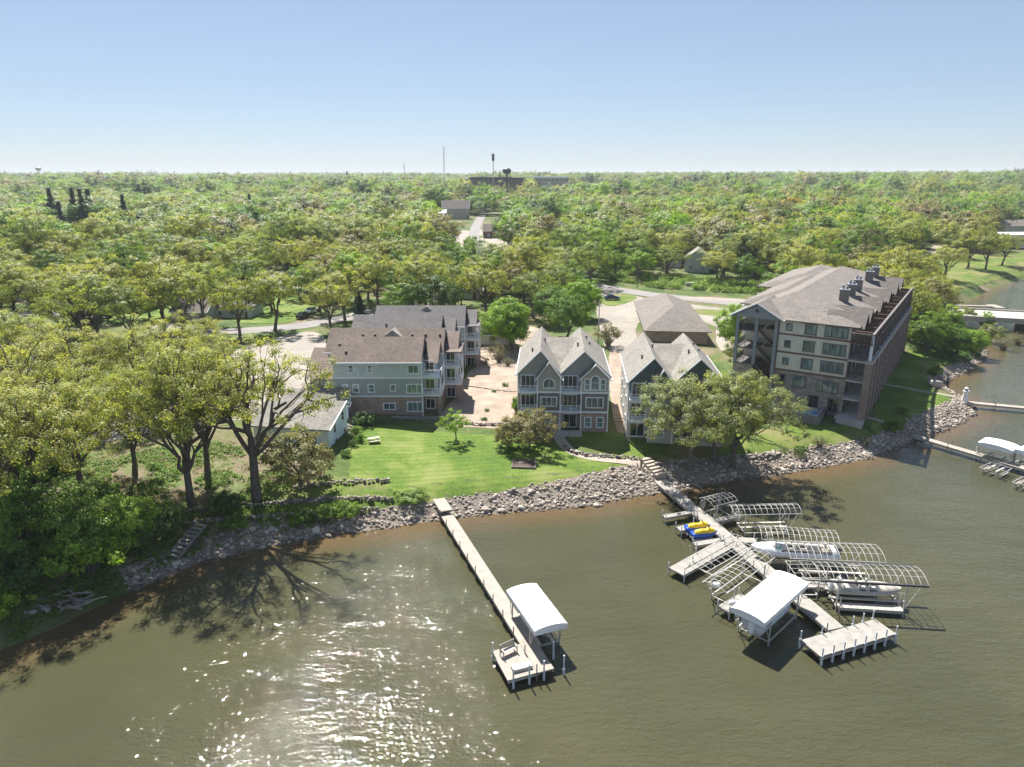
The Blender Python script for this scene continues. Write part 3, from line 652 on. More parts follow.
def boat(label, loc, rot, Lg, W, H, hullm='white', seats='beige', windshield=True, arch=False, roll=0):
    t = thing('motorboat', label, 'boat', loc, rot, 'motorboats on the lifts'); link('hull', hull_mesh(Lg, W, H, mat=M[hullm]), t)
    b = MB(); b.box(-Lg*.44, Lg*.18, -W*.38, W*.38, H - .3, H + .03); b.build('cockpit', M['dark'], t)
    for x, w in ((-.34, .32), (-.1, .12), (.05, .12)):
        for s in (-1, 1): b = MB(); b.box(x*Lg - .28, x*Lg + .28, s*W*.22 - w*W*.5, s*W*.22 + w*W*.5, H, H + .32); b.box(x*Lg - .34, x*Lg - .22, s*W*.22 - w*W*.5, s*W*.22 + w*W*.5, H + .1, H + .6); b.build('seat', M[seats], t)
    if windshield: b = MB(); b.add([(.17*Lg, -W*.36, H), (.26*Lg, 0, H + .05), (.17*Lg, W*.36, H), (.13*Lg, -W*.32, H + .5), (.2*Lg, 0, H + .55), (.13*Lg, W*.32, H + .5)], [(0,1,4,3),(1,2,5,4)]); b.build('windshield', M['glass'], t, fix=False)
    b = MB(); b.box(-Lg*.5 - .35, -Lg*.5 + .02, -.22, .22, H*.3, H + .35); b.build('outboard_motor', M['white' if hullm != 'white' else 'dark'], t)
    return t
_, c, ang, Lg, Wd = F3
boat('long white motorboat resting under the arched lift frame', (c.x - .6, c.y - .9, .92), ang + math.pi + R(2), 8.8, 2.4, 1.0, 'white', 'beige')
_, c, ang, Lg, Wd = LR[0]
boat('white motorboat under the large white canopy, bow towards the open lake', (c.x + .0, c.y - .3, .95), ang, 6.6, 2.3, 1.0, 'whitepost', 'cream'); 
# side tanks and a rounded swim platform under the same canopy
_, c, ang, Lg, Wd = F5
boat('low pale boat under the dark railed lift frame', (c.x + .3, c.y + .2, .92), ang, 6.4, 2.2, .7, 'bunk', 'cream', windshield=False)
def jetski(label, px, py, rot):
    p = P(px, py, .9); t = thing('jet_ski', label, 'jet ski', (p.x, p.y, .62), rot, 'jet skis by the right dock')
    M.setdefault('jblue', flat('cobalt_plastic', (.02,.085,.42), .25, .1)); M.setdefault('jyellow', flat('yellow_cover', (.85,.58,.02), .4, .08))
    link('hull', hull_mesh(3.0, 1.2, .55, .5, .8, mat=M['jblue']), t)
    b = MB(); vs = []; fs = []; pr = [(-1.2,.12,.62),(-1.1,.3,.85),(-.5,.3,.95),(.1,.28,.9),(.5,.35,1.12),(.9,.34,.98),(1.35,.12,.66)]
    for x, w, z in pr: vs += [(x, -w, .5), (x, -w*.7, z), (x, w*.7, z), (x, w, .5)]
    for i in range(len(pr) - 1):
        for j in range(3): fs.append((i*4+j, i*4+j+1, (i+1)*4+j+1, (i+1)*4+j))
    fs += [(0,1,2,3), (24,25,26,27)]; b.add(vs, fs); b.build('seat_cover', M['jyellow'], t, smooth=True)
    b = MB(); b.tube((.45,-.4,1.2), (.45,.4,1.2), .04, n=6); b.tube((.45,0,1.0), (.45,0,1.2), .05, n=6); b.build('handlebar', M['black'], t)
    b = MB(); b.box(-1.5, .9, -.62, .62, -.14, .0); b.build('floating_ramp', M['metal'], t)
jr = math.atan2(*(P(728,540,.9) - P(690,549,.9)).yx)
jetski('blue and yellow jet ski nearer the riprap at the right dock', 698, 528.5, R(10)); jetski('blue and yellow jet ski nearer the wide finger pier', 704.5, 534.5, R(10))
# a grey-white fender / buoys
for px, py, l in ((299,0,''),):
    pass
for px, py, lab in ((733.5,603,'round white bow fender hanging at the white canopy lift'), (716,585,'white rounded buoy on the bare frame beside the walkway')):
    p = P(px, py, 1.2); b = MB(); bm = bmesh.new(); bmesh.ops.create_uvsphere(bm, u_segments=14, v_segments=8, radius=.38); me = D.meshes.new('buoy'); bm.to_mesh(me); bm.free(); me.materials.append(M['white']); me.polygons.foreach_set('use_smooth', [True]*len(me.polygons)); o = link('buoy', me, None, tuple(p)); o.scale = (1.3, .8, .8); tag(o, lab, 'buoy')
# ------------------------------------------------------------------ cars
def car(label, px, py, rot, col, z=None, group='parked cars', kind='sedan'):
    p = G(px, py); key = 'car_' + label[:12]; M[key] = flat(key, col, .25, .03, 1, metal=.2)
    t = thing('parked_car', label, 'car', (p.x, p.y, p.z + .1), rot, group)
    b = MB(); prof = [(-2.2,.35),(-2.25,.75),(-2.1,.95),(-1.2,1.0),(.9,1.0),(1.9,.9),(2.2,.72),(2.25,.35)]
    b.prism(prof, -.88, .88, 'y'); b.build('body', M[key], t)
    b = MB(); w0, w1 = .8, .62; x = [(-1.75,1.0),(-1.15,1.45),(.3,1.47),(1.05,1.0)] if kind == 'sedan' else [(-2.1,1.0),(-1.95,1.7),(.4,1.75),(1.1,1.0)]
    b.add([(x[0][0],-w0,x[0][1]),(x[3][0],-w0,x[3][1]),(x[3][0],w0,x[3][1]),(x[0][0],w0,x[0][1]),(x[1][0],-w1,x[1][1]),(x[2][0],-w1,x[2][1]),(x[2][0],w1,x[2][1]),(x[1][0],w1,x[1][1])], [(0,1,5,4),(1,2,6,5),(2,3,7,6),(3,0,4,7)]); b.build('window', M['glassdark'], t)
    b = MB(); b.box(x[1][0], x[2][0], -w1 - .03, w1 + .03, x[1][1] - .02, x[2][1] + .05); b.build('roof', M[key], t)
    for sx in (-1.35, 1.4):
        for sy in (-.86, .86):
            b = MB(); b.tube((0,-.11,0), (0,.11,0), .34, n=14); wh = link('wheel', b.mesh('wheel', M['black']), t, (sx, sy, .34)); b = MB(); b.tube((0,-.12,0), (0,.12,0), .2, n=10); b.build('rim', M['metal'], wh)
    for s in (-1, 1): b = MB(); b.box(2.2, 2.27, s*.6 - .2, s*.6 + .2, .6, .74); b.build('headlight', M['white'], t)
    return t
car('dark blue car parked beside the driveway behind the brown round tree', 612, 300, R(5), (.015,.03,.12)); 
car('black car parked on the lane behind the sage condominium', 303, 318, R(80), (.02,.022,.025)); car('white car parked just behind the black one on the lane', 312, 313, R(75), (.75,.75,.75))
car('white car on the parking lot by the side street', 452, 240, R(20), (.7,.7,.7)); car('dark car on the parking lot by the side street', 470, 243, R(60), (.03,.03,.035), kind='suv'); car('silver car half hidden by the oaks behind the bright maple', 519, 283, R(10), (.5,.5,.52)); car('red car between oak trunks behind the round maple', 549, 281, R(85), (.45,.03,.02), kind='suv')
car('dark car in the shade of the columnar evergreens', 104, 318, R(5), (.03,.03,.03), kind='suv'); car('grey car behind the leftmost oaks', 58, 305, R(5), (.3,.3,.32)); car('white van like car on the driveway under the round oak', 165, 372, R(40), (.7,.7,.68), kind='suv')
# ------------------------------------------------------------------ small things
def pole(label, px, py, h=9, arm=True, mat='barklight', box=False):
    p = G(px, py); t = thing('utility_pole', label, 'pole', tuple(p)); b = MB(); b.tube((0,0,-1), (0,0,h), .15, .1, n=8); b.build('pole', M[mat], t)
    if arm: b = MB(); b.box(-1.1, 1.1, -.06, .06, h - .7, h - .55); b.build('crossarm', M['wood'], t)
    if box: b = MB(); b.tube((.35,0,h-1.9), (.35,0,h-1.0), .26, n=10); b.build('transformer', M['metal'], t)
    return t
pole('pale utility pole with a grey transformer behind the condominium roofs', 433, 312, 8.5, True, box=True); pole('grey light pole behind the grey townhouse', 598, 345, 9.5, False, 'metal'); pole('utility pole beside the main road', 637, 288, 9, True)
pole('wooden utility pole in front of the columnar evergreens', 97, 325, 9, True); pole('leaning thin pole among the shrubs at the far left', 45, 340, 8, False)
pole('slim black flagpole like post by the inlet trees', 942, 300, 9, False, 'dark'); 
p = G(943, 290); o = MB().box(-.5, .5, -.03, .03, 0, .9).build('road_sign', flat('orange_sign', (.75,.16,.03), .5)); o.location = (p.x, p.y, p.z + 2); tag(o, 'small orange sign above the bay bank', 'sign')
b = MB(); b.tube((0,0,-2.5), (0,0,0), .05, n=5); b.build('sign_post', M['metal'], o)
# lighthouse ornament
p = G(964, 403); lh = thing('lighthouse_ornament', 'white toy lighthouse on the rocks where two docks begin', 'ornament', (p.x, p.y, p.z))
b = MB(); b.tube((0,0,-.3), (0,0,2.2), .62, .38, n=12); b.build('tower', M['white'], lh); b = MB(); b.tube((0,0,2.2), (0,0,2.3), .55, n=12); b.build('gallery', M['white'], lh)
b = MB(); b.tube((0,0,2.3), (0,0,2.75), .26, n=10); b.build('lantern', M['glass'], lh); b = MB(); b.tube((0,0,2.75), (0,0,3.05), .36, .03, n=12); b.build('cap', M['white'], lh)
# picnic table on the lawn
p = G(374, 442); pt_ = thing('picnic_table', 'pale wooden picnic table on the lawn near the blue cottage', 'table', tuple(p), R(25)); pt_.scale = (.85, .85, .85)
b = MB(); [b.box(-.95, .95, -.4 + i*.16, -.27 + i*.16, .72, .77) for i in range(5)]; b.build('tabletop', M['bunk'], pt_)
for s in (-1, 1): b = MB(); b.box(-.95, .95, s*.72 - .14, s*.72 + .14, .42, .46); b.build('seat', M['bunk'], pt_)
for s in (-1, 1): b = MB(); b.tube((s*.65,-.7,0), (s*.65,-.25,.72), .05, n=4); b.tube((s*.65,.7,0), (s*.65,.25,.72), .05, n=4); b.box(s*.65-.04, s*.65+.04, -.8, .8, .36, .42); b.build('leg', M['bunk'], pt_)
# fire pit square / garden bed with timber edge
p = G(524, 464); gb = thing('garden_bed', 'square dark mulch bed with a pale timber edge on the lawn', 'garden bed', tuple(p), R(-4)); b = MB(); b.box(-1.5, 1.5, -1.3, 1.3, -.3, .1); b.build('mulch', flat('mulch', (.085,.062,.05), .95, .3, 6), gb)
b = MB(); b.box(-1.62,-1.503,-1.42,1.42,-.3,.18); b.box(1.503,1.62,-1.42,1.42,-.3,.18); b.box(-1.5,1.5,1.303,1.42,-.3,.18); b.box(-1.5,1.5,-1.42,-1.303,-.3,.18); b.build('timber_edge', M['barklight'], gb)
# driftwood
for k, (px, py, lab) in enumerate(((62, 606, 'tangle of grey driftwood branches at the left shore'), (78, 598, 'upright bleached driftwood stump among the tangle'), (132, 585, 'single white driftwood log on the bank right of the thicket'), (40, 612, 'long grey fallen trunk lying toward the left picture edge'))):
    p = G(px, py); mb = MB(); r = random.Random(k + 3)
    n = (16, 7, 2, 3)[k]
    for i in range(n):
        a = r.uniform(-.5, 1.2) + (1.2 if k == 1 else 0); ln = r.uniform(1.5, 4.2) if k != 2 else 2.6; q = Vector((r.uniform(-1.5,1.5), r.uniform(-.8,.8), .1)); pts = [q]
        if k == 3: ln = 6; a = math.pi + .3 * i
        for j in range(4): q = q + Vector((math.cos(a) * ln/4, -math.sin(a) * ln/4 * .8, r.uniform(-.1, .35 if k != 1 else .6))); a += r.uniform(-.4,.4); pts.append(q)
        mb.path(pts, [.13,.1,.08,.05,.02] if k != 3 else [.25,.22,.18,.12,.06], 5)
    o = mb.build('driftwood', M['deadwood'], smooth=True); o.location = tuple(p + Vector((0,0,.15))); tag(o, lab, 'driftwood', 'driftwood at the left shore')
# stone and timber steps of the footpath to the right dock
p = G(652, 467); o = MB()
for i in range(6): o.box(-.85, .85, -2.0 + i * .62, -1.4 + i * .62, -.9, -.35 + .2 * i)
o = o.build('path_steps', m_path); o.location = (p.x, p.y, p.z + .1); o.rotation_euler.z = R(28); tag(o, 'pale flight of path steps leading down to the right dock', 'steps')
for px, py, l in ((641,467,'short dark post at the head of the right dock steps'),):
    p = G(px, py); b = MB(); b.tube((0,0,-.3), (0,0,1.2), .12, n=8); o = b.build('wooden_post', M['wood']); o.location = p; tag(o, l, 'post')
# furniture on the lawn in front of the five storey block, boulder by the bay
p = G(934, 386); o = rocks('boulder', [(0,0,.5)], [1.3], m_rock, .9); o.location = p; tag(o, 'large rounded grey boulder at the bay end of the lawn', 'boulder')
for px, py, l in ((921,372,'low stump like post on the bay lawn, left one'), (938,369,'dark post on the bay lawn, right one')):
    p = G(px, py); b = MB(); b.tube((0,0,-.3), (0,0,1.3), .18, n=8); o = b.build('lawn_post', M['wood']); o.location = p; tag(o, l, 'post')
# privacy fences between the townhouses and at the yard
def fence(label, pts, h=1.2, mat='wood', rails=True):
    q = [G(*p) for p in pts]; t = thing('fence', label, 'fence', tuple(q[0]))
    for a, b_ in zip(q[:-1], q[1:]):
        d = b_ - a; n = max(1, int(d.length / 2.2)); ang = math.atan2(d.y, d.x)
        for i in range(n + 1):
            s = a.lerp(b_, i / n); b = MB(); b.box(-.07, .07, -.07, .07, -.3, h + .05); link('post', b.mesh('post', M[mat]), t, tuple(s - q[0]), ang)
        b = MB(); b.box(0, d.xy.length, -.03, .03, h - .16, h - .04); b.box(0, d.xy.length, -.03, .03, h*.45, h*.55); link('rail', b.mesh('rail', M[mat]), t, tuple(a - q[0] + Vector((0,0,(b_.z - a.z)/2))), ang)
    return t
fence('brown wooden rail fence behind the gravel yard', [(479,352),(521,352)], 1.1); fence('low wooden fence between the two townhouses', [(606,424),(628,426)], 1.2, 'barklight')
o = MB().box(-1.6, 1.6, -.6, .6, 0, 1.2).build('utility_cabinet', M['metal']); p = G(690, 286); o.location = p; tag(o, 'grey utility cabinet on the far side of the main road', 'cabinet')
# ------------------------------------------------------------------ building parts
_wc = {}
def window(par, x, y, z, w, h, n=2, rot=0.0, frame='trim', glass='glass', arch=False, fw=.14, name='window', sill=True):
    """centre of the opening on the wall face; rot 0 faces -y"""
    key = (round(w,2), round(h,2), n, frame, glass, arch, fw)
    if key not in _wc:
        p = MB(); f = MB()
        def outline(a, b):
            if not arch: return [(-a, -b), (a, -b), (a, b), (-a, b)]
            k = 7; return [(-a, -b), (a, -b)] + [(a * math.cos(math.pi * i / k), b - a * .8 + a * .8 * math.sin(math.pi * i / k)) for i in range(k + 1)]
        inn = outline(w/2, h/2); out = outline(w/2 + fw, h/2 + fw)
        p.prism(inn, -.02, .05, 'y')
        m = len(inn); y0, y1 = -.07, .04
        vs = [(a, y0, b) for a, b in out] + [(a, y0, b) for a, b in inn] + [(a, y1, b) for a, b in out] + [(a, -.015, b) for a, b in inn]; fs = []
        for i in range(m):
            j = (i+1) % m; fs += [(i, j, m+j, m+i), (i, 2*m+i, 2*m+j, j), (m+i, m+j, 3*m+j, 3*m+i)]
        f.add(vs, fs)
        for i in range(1, n):
            xx = -w/2 + w * i / n; f.box(xx - .035, xx + .035, -.055, -.022, -h/2, h/2 - (0 if not arch else .15))
        if n == 1 and h > 1.0: f.box(-w/2, w/2, -.05, -.022, -.03, .03)
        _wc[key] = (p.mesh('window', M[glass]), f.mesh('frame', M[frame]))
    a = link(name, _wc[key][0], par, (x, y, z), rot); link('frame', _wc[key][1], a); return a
def railing(par, pts, z, h=1.0, mat='rail', dark=False, cap=.045):
    b = MB()
    for p, q in zip(pts[:-1], pts[1:]):
        p = Vector((*p, z)); q = Vector((*q, z)); n = max(2, int((q - p).length / .17)); up = Vector((0,0,h))
        b.tube(p + up, q + up, cap, n=4); b.tube(p + up * .12, q + up * .12, cap * .8, n=4)
        for i in range(n + 1):
            r = p.lerp(q, i / n); k = i % max(1, n // max(1, round((q - p).length / 1.8))) == 0
            b.tube(r, r + up * (1.08 if k else 1), .06 if k else .022, n=4, cap=False)
    return b.build('railing', M[mat], par)
def roof_gable_y(par, x0, x1, y0, y1, ze, zr, mat, oh=.35, th=.16, xr=None, name='roof', fascia='trim', front=True):
    """ridge runs along y; x0..x1 the eaves, ze eave height, zr ridge height"""
    xr = (x0 + x1) / 2 if xr is None else xr; b = MB()
    sl = (zr - ze) / (xr - x0); sr = (zr - ze) / (x1 - xr)
    L0 = (x0 - oh, ze - sl * oh); R0 = (x1 + oh, ze - sr * oh); T = (xr, zr)
    b.prism([L0, T, R0, (R0[0], R0[1] + th), (xr, zr + th), (L0[0], L0[1] + th)], y0, y1, 'y')
    r = b.build(name, M[mat], par)
    if fascia and front:
        f = MB(); d = .17; w = .1
        for ya, yb in ((y0 - w, y0 - .003), ):
            f.prism([(L0[0], L0[1] - d + th), (T[0], T[1] - d + th), (R0[0], R0[1] - d + th), (R0[0], R0[1] + th + .02), (T[0], T[1] + th + .02), (L0[0], L0[1] + th + .02)], ya, yb, 'y')
        f.box(L0[0] - .09, L0[0] - .003, y0, y1, L0[1] - .05, L0[1] + th); f.box(R0[0] + .003, R0[0] + .09, y0, y1, R0[1] - .05, R0[1] + th)
        f.build('fascia', M[fascia], r)
    return r
def roof_gable_x(par, x0, x1, y0, y1, ze, zr, mat, oh=.35, th=.16, yr=None, name='roof', fascia='trim'):
    yr = (y0 + y1) / 2 if yr is None else yr; b = MB(); s0 = (zr - ze) / (yr - y0); s1 = (zr - ze) / (y1 - yr)
    A = (y0 - oh, ze - s0 * oh); B = (y1 + oh, ze - s1 * oh); T = (yr, zr)
    b.prism([A, T, B, (B[0], B[1] + th), (yr, zr + th), (A[0], A[1] + th)], x0, x1, 'x')
    r = b.build(name, M[mat], par)
    if fascia:
        f = MB(); d = .17
        for xa, xb in ((x0 - .1, x0 - .003), (x1 + .003, x1 + .1)):
            f.prism([(A[0], A[1] - d + th), (T[0], T[1] - d + th), (B[0], B[1] - d + th), (B[0], B[1] + th + .02), (T[0], T[1] + th + .02), (A[0], A[1] + th + .02)], xa, xb, 'x')
        f.box(x0, x1, A[0] - .09, A[0] - .003, A[1] - .05, A[1] + th)
        f.build('fascia', M[fascia], r)
    return r
def roof_hip(par, x0, x1, y0, y1, ze, zr, mat, ridge, oh=.5, name='roof', th=.18):
    """ridge ((x,y),(x,y)); eave box overhangs"""
    x0 -= oh; x1 += oh; y0 -= oh; y1 += oh; (ax, ay), (bx, by) = ridge; b = MB()
    vs = [(x0,y0,ze),(x1,y0,ze),(x1,y1,ze),(x0,y1,ze),(ax,ay,zr),(bx,by,zr)] + [(x0,y0,ze-th),(x1,y0,ze-th),(x1,y1,ze-th),(x0,y1,ze-th)]
    if abs(ax - bx) < abs(ay - by): fs = [(0,1,4),(1,2,5,4),(2,3,5),(3,0,4,5)]
    else: fs = [(0,1,5,4),(1,2,5),(2,3,4,5),(3,0,4)]
    fs += [(0,6,7,1),(1,7,8,2),(2,8,9,3),(3,9,6,0),(9,8,7,6)]
    b.add(vs, fs); return b.build(name, M[mat], par)
def pent(b, x0, x1, y0, y1, z0, ze, zr, xr=None, M_=None):
    xr = (x0 + x1) / 2 if xr is None else xr
    b.prism([(x0, z0), (x1, z0), (x1, ze), (xr, zr), (x0, ze)], y0, y1, 'y', M_)
def vents(par, pts, r=.12):
    for x, y, z in pts:
        b = MB(); b.tube((x, y, z - .2), (x, y, z + .35), r, n=8); b.tube((x, y, z + .35), (x, y, z + .45), r * 1.7, n=8); b.build('vent_pipe', M['dark'], par)
# ------------------------------------------------------------------ twin-gabled lakeside townhouses
def townhouse(loc, rot, label, top, mid, low, roof, side, narrow=0.0):
    """local frame: front faces -y, x 0..13.4, ground z 0"""
    t = thing('townhouse', label, 'house', loc, rot); DP = 16.0
    for (x0, x1, f) in ((0, 6.3, 0), (6.3, 13.4, 0)): pass
    # lower storeys
    b = MB(); b.box(0.05, 13.35, 0, DP, -1.0, 3.0); wl = b.build('wall', M[low], t)
    b = MB(); b.box(0.05, 13.35, 0.003, DP, 3.003, 6.0); b.build('wall', M[mid], t)
    b = MB(); b.prism([(0.05, 6.003), (13.35, 6.003), (13.35, 8.6), (9.8, 11.75), (6.3, 8.6), (3.2, 11.75), (0.05, 8.6)], 0.006, DP, 'y'); b.build('wall', M[top], t)
    # side cladding seen on both flanks
    for xa, xb in ((-.06, .047), (13.353, 13.46)):
        b = MB(); b.box(xa, xb, -.02, DP + .02, -.8, 8.6); b.build('side_wall', M[side], t)
    # projecting bays
    for (x0, x1, xr, zr) in ((2.9, 6.3, 4.6, 10.6), (9.4, 13.4, 11.4, 10.3)):
        for z0, z1, mt, e in ((-1.0, 3.0, low, 0), (3.003, 6.0, mid, .004)):
            b = MB(); b.box(x0, x1, -1.5 + e, -.002, z0, z1); b.build('bay_wall', M[mt], t)
        b = MB(); pent(b, x0, x1, -1.492, 1.2, 6.003, 8.35, zr - .12, xr); b.build('bay_wall', M[top], t)
        roof_gable_y(t, x0, x1, -1.95, 3.6, 8.35, zr, roof, .35, .14, xr, 'bay_roof')
        b = MB()
        for z in (3.0, 6.0): b.box(x0 - .02, x1 + .02, -1.55, -1.503, z - .12, z + .14)
        for x in (x0, x1): b.box(x - .08, x + .08, -1.56, -1.44, -.3, 8.3)
        b.build('trim', M['trim'], t)
    # main gables and the cross roof between them
    for (x0, x1, xr, zr) in ((0, 6.3, 3.3, 12.0), (6.3, 13.4, 9.75, 12.0)):
        roof_gable_y(t, x0, x1, -.75, DP + .4, 8.6, zr, roof, .32 if x0 == 0 or x1 > 13 else 0, .16, xr)
    b = MB(); b.prism([(3.0, 8.75), (10.2, 11.72), (DP, 8.75)], 3.3, 9.75, 'x'); b.build('cross_roof', M[roof], t)
    # windows
    window(t, 4.6, -1.5, 1.35, .85, 1.4, 1); window(t, 4.6, -1.5, 4.55, 2.2, 1.3, 3); window(t, 4.6, -1.5, 7.4, 1.5, 1.3, 2, arch=True)
    window(t, 10.5, -1.5, 1.4, .8, 1.45, 1); window(t, 12.3, -1.5, 1.4, .8, 1.45, 1); window(t, 11.4, -1.5, 4.5, 2.4, 1.45, 3)
    window(t, 11.4, -1.5, 7.55, 1.1, 2.0, 1, arch=True); window(t, 10.25, -1.5, 7.3, .6, 1.5, 1); window(t, 12.55, -1.5, 7.3, .6, 1.5, 1)
    for (xa, xb) in ((0.05, 2.9), (6.3, 9.4)):
        xm = (xa + xb) / 2 - .05
        for z in (1.1, 4.15, 7.15): window(t, xm, 0.0, z, 1.9, 1.95, 3 if z > 2 else 2, glass='glassdark', name='patio_door')
        for z in (3.0, 6.0):
            b = MB(); b.box(xa, xb - .01, -1.62, -.004, z - .2, z); dk = b.build('balcony_deck', M['trim'], t)
            railing(t, [(xa + .05, 0), (xa + .05, -1.6), (xb - .12, -1.6)] if xa < 1 else [(xa + .12, -1.6), (xb - .12, -1.6)], z, 1.0)
        b = MB(); b.box(xa - .02, xa + .3, -1.55, -1.25, -1.0, 6.0); b.build('post', M[low], t)
    # side windows
    for y in (3.5, 8, 12.5):
        for z in (1.5, 4.5, 7.3):
            window(t, -.06, y, z, .8, 1.2, 1, rot=-math.pi/2); window(t, 13.46, y, z, .8, 1.2, 1, rot=math.pi/2)
    for x in (-.06, 13.46): b = MB(); b.box(x - .06, x + .06, -.1, .1, -.6, 8.4); b.build('corner_board', M['trim'], t)
    b = MB(); b.box(6.22, 6.38, -.06, -.005, 6, 8.5); b.build('corner_board', M['trim'], t)
    vents(t, [(3.9, 8, 11.6), (9.0, 5.5, 11.5), (11.0, 8.5, 10.9), (10.6, 11, 11.3), (2.0, 4, 10.9)])
    return t
gB = g(8, 101)
tb = townhouse((0.95, 100.8, 3.0), R(-3), 'light grey and brick townhouse with twin front gables, between gravel yard and teal house', 'grey', 'darkgrey', 'brick', 'rlight', 'grey')
tc = townhouse((16.9, 96.6, 3.0), R(-5), 'dark teal townhouse with twin gables, half hidden behind the three shore oaks', 'teal', 'paleblue', 'beige', 'rlight', 'cream')
b = MB(); b.box(5.2, 9.6, -3.6, -1.6, -.4, .12); b.build('patio', M['concrete'], tb)
# ------------------------------------------------------------------ stepped condominium row, four ridges one behind the other
def row_house():
    t = thing('condominium', 'sage green stepped condominium with brown and grey roofs and white corner balconies', 'apartment house', (-12.4, 104.6, 3.6), 0)
    units = [ # x0, x1(right end), y0, depth, eave, ridge, roof material, tower width, tower depth
        (-15.4, -1.6, 0.0, 9.0, 8.7, 11.4, 'rbrown', 2.9, 5.2),
        (-17.6, 1.2, 6.2, 9.0, 8.7, 11.5, 'rbrown', 2.8, 5.2),
        (-16.2, -.4, 18.2, 9.4, 8.7, 11.4, 'rgrey', 2.9, 5.0),
        (-13.6, 3.4, 26.4, 9.4, 8.7, 11.6, 'rgrey', 2.7, 5.0)]
    for i, (x0, x1, y0, dp, ze, zr, rm, tw, td) in enumerate(units):
        e = i * .004
        b = MB(); b.box(x0 - (3 if i == 0 else 0), x1, y0, y0 + dp, -1.2, 3.0); b.build('wall', M['brick'], t)
        b = MB(); b.box(x0 - (3.6 if i == 0 else 0), x1, y0 + .003, y0 + dp, 3.003, 6.0); b.build('wall', M['sagelow'], t)
        b = MB(); b.box(x0, x1, y0 + .006, y0 + dp - .003, 6.003, ze); b.build('wall', M['paleblue'], t)
        b = MB(); b.prism([(y0 + .1, ze), (y0 + dp - .1, ze), (y0 + dp / 2, zr)], x0 + .05, x1 - .003, 'x'); b.build('gable_wall', M['charcoal'], t)
        roof_gable_x(t, x0 - .5, x1 + .04, y0, y0 + dp, ze, zr, rm, .45, fascia=None)
        b = MB(); b.box(x0 - .5, x1 + .1, y0 - .56, y0 - .455, ze - .36, ze - .12); b.build('fascia', M['trim'], t)
        b = MB()
        for z in (3.0, 6.0): b.box(x0 - (3.6 if i == 0 else 0), x1 + .02, y0 - .05, y0 - .004, z - .1, z + .12)
        b.box(x1 - .1, x1 + .05, y0 - .06, y0 + .08, -.4, ze); b.build('trim', M['trim'], t)
        # corner tower of balconies to the right
        xa, xb = x1, x1 + tw; ya, yb = y0 + .6, y0 + td
        b = MB(); b.box(xa + .004, xb - 1.0, ya + 1.6, yb + 3.4, -1.0, 3.0); b.build('tower_wall', M['brick'], t)
        b = MB(); b.box(xa + .004, xb - 1.0, ya + 1.603, yb + 3.4, 3.003, 8.3 if i else 8.0); b.build('tower_wall', M['paleblue'], t)
        b = MB()
        z1 = 8.3 if i else 8.0
        b.add([(xa + .2, ya + 1.1, z1), (xb - .55, ya + 1.1, z1), (xb - .55, yb + 3.8, z1), (xa + .2, yb + 3.8, z1), (xa + .2, ya + 1.9, z1 + .1), (xa + .2, yb + 1.6, z1 + 2.3), (xb - .55, yb + 1.6, z1 + 2.3)],
              [(0,1,6,5), (2,3,5,6), (0,5,3), (1,2,6), (0,3,2,1)])
        b.build('tower_roof', M[rm], t)
        for z in (3.0, 6.0):
            b = MB(); b.box(xa + .006, xb, ya, yb + 1.5, z - .22, z); b.build('balcony_deck', M['trim'], t)
            railing(t, [(xa + .1, ya + .06), (xb - .06, ya + .06), (xb - .06, yb + 1.4)], z + .002, 1.05)
            window(t, xa + .95, ya + 1.6, z + 1.15, 1.3, 2.0, 2, glass='glassdark', name='patio_door')
        window(t, xa + .95, ya + 1.6, 1.1, 1.3, 1.5, 2, glass='glassdark')
        for (px, py) in ((xb - .35, ya + .3), (xb - .35, yb + .9), (xb - .35, (ya + yb) / 2 + .6)):
            b = MB(); b.box(px - .3, px + .3, py - .3, py + .3, -1.0, 2.78); b.build('brick_pier', M['brick'], t)
        for (px, py) in ((xb - .12, ya + .12), (xb - .12, yb + 1.2)):
            b = MB(); b.box(px - .1, px + .1, py - .1, py + .1, 3.0, 5.78); b.build('post', M['white'], t)
            if i: b = MB(); b.box(px - .08, px + .08, py - .08, py + .08, 6.0, 8.3); b.build('post', M['white'], t)
        if i:
            b = MB(); b.box(xa + .004, xb + .1, ya - .1, yb + 1.6, 8.32, 8.5); b.build('balcony_roof', M[rm], t)
        for y in (yb + 2.2,):
            for z in (1.4, 4.6, 7.2): window(t, xb - 1.0, y, z, .9, 1.3, 1, rot=math.pi/2)
    # windows of the front wall
    for x, z, w, h, n in ((-2.9, 1.3, 2.2, 1.4, 3), (-6.9, 1.35, 1.7, .9, 2), (-2.9, 4.25, 2.2, 1.3, 3), (-6.2, 4.4, .65, .9, 1), (-9.6, 4.3, .8, 1.1, 1), (-12.0, 4.3, .8, 1.1, 1), (-13.6, 4.4, .65, 1.0, 1),
                          (-2.9, 7.4, 1.5, 1.15, 2), (-9.6, 7.45, .65, 1.05, 1), (-12.6, 7.45, .65, 1.05, 1)):
        window(t, x, 0.0, z, w, h, n)
    # lower roof on the left end, vents, small dormers
    b = MB(); b.add([(-19.6,-.5,5.95),(-15.42,-.5,5.95),(-15.42,4.6,8.0),(-19.6,4.6,8.0),(-19.6,9.4,5.95),(-15.42,9.4,5.95)], [(0,1,2,3),(3,2,5,4),(0,3,4),(1,5,2),(0,4,5,1)]); b.build('lower_roof', M['rbrown'], t)
    b = MB(); b.add([(-21.2,6,5.95),(-17.7,6,5.95),(-17.7,11,8.2),(-21.2,11,8.2),(-21.2,16,5.95),(-17.7,16,5.95)], [(0,1,2,3),(3,2,5,4),(0,3,4),(1,5,2),(0,4,5,1)]); b.build('lower_roof', M['rbrown'], t)
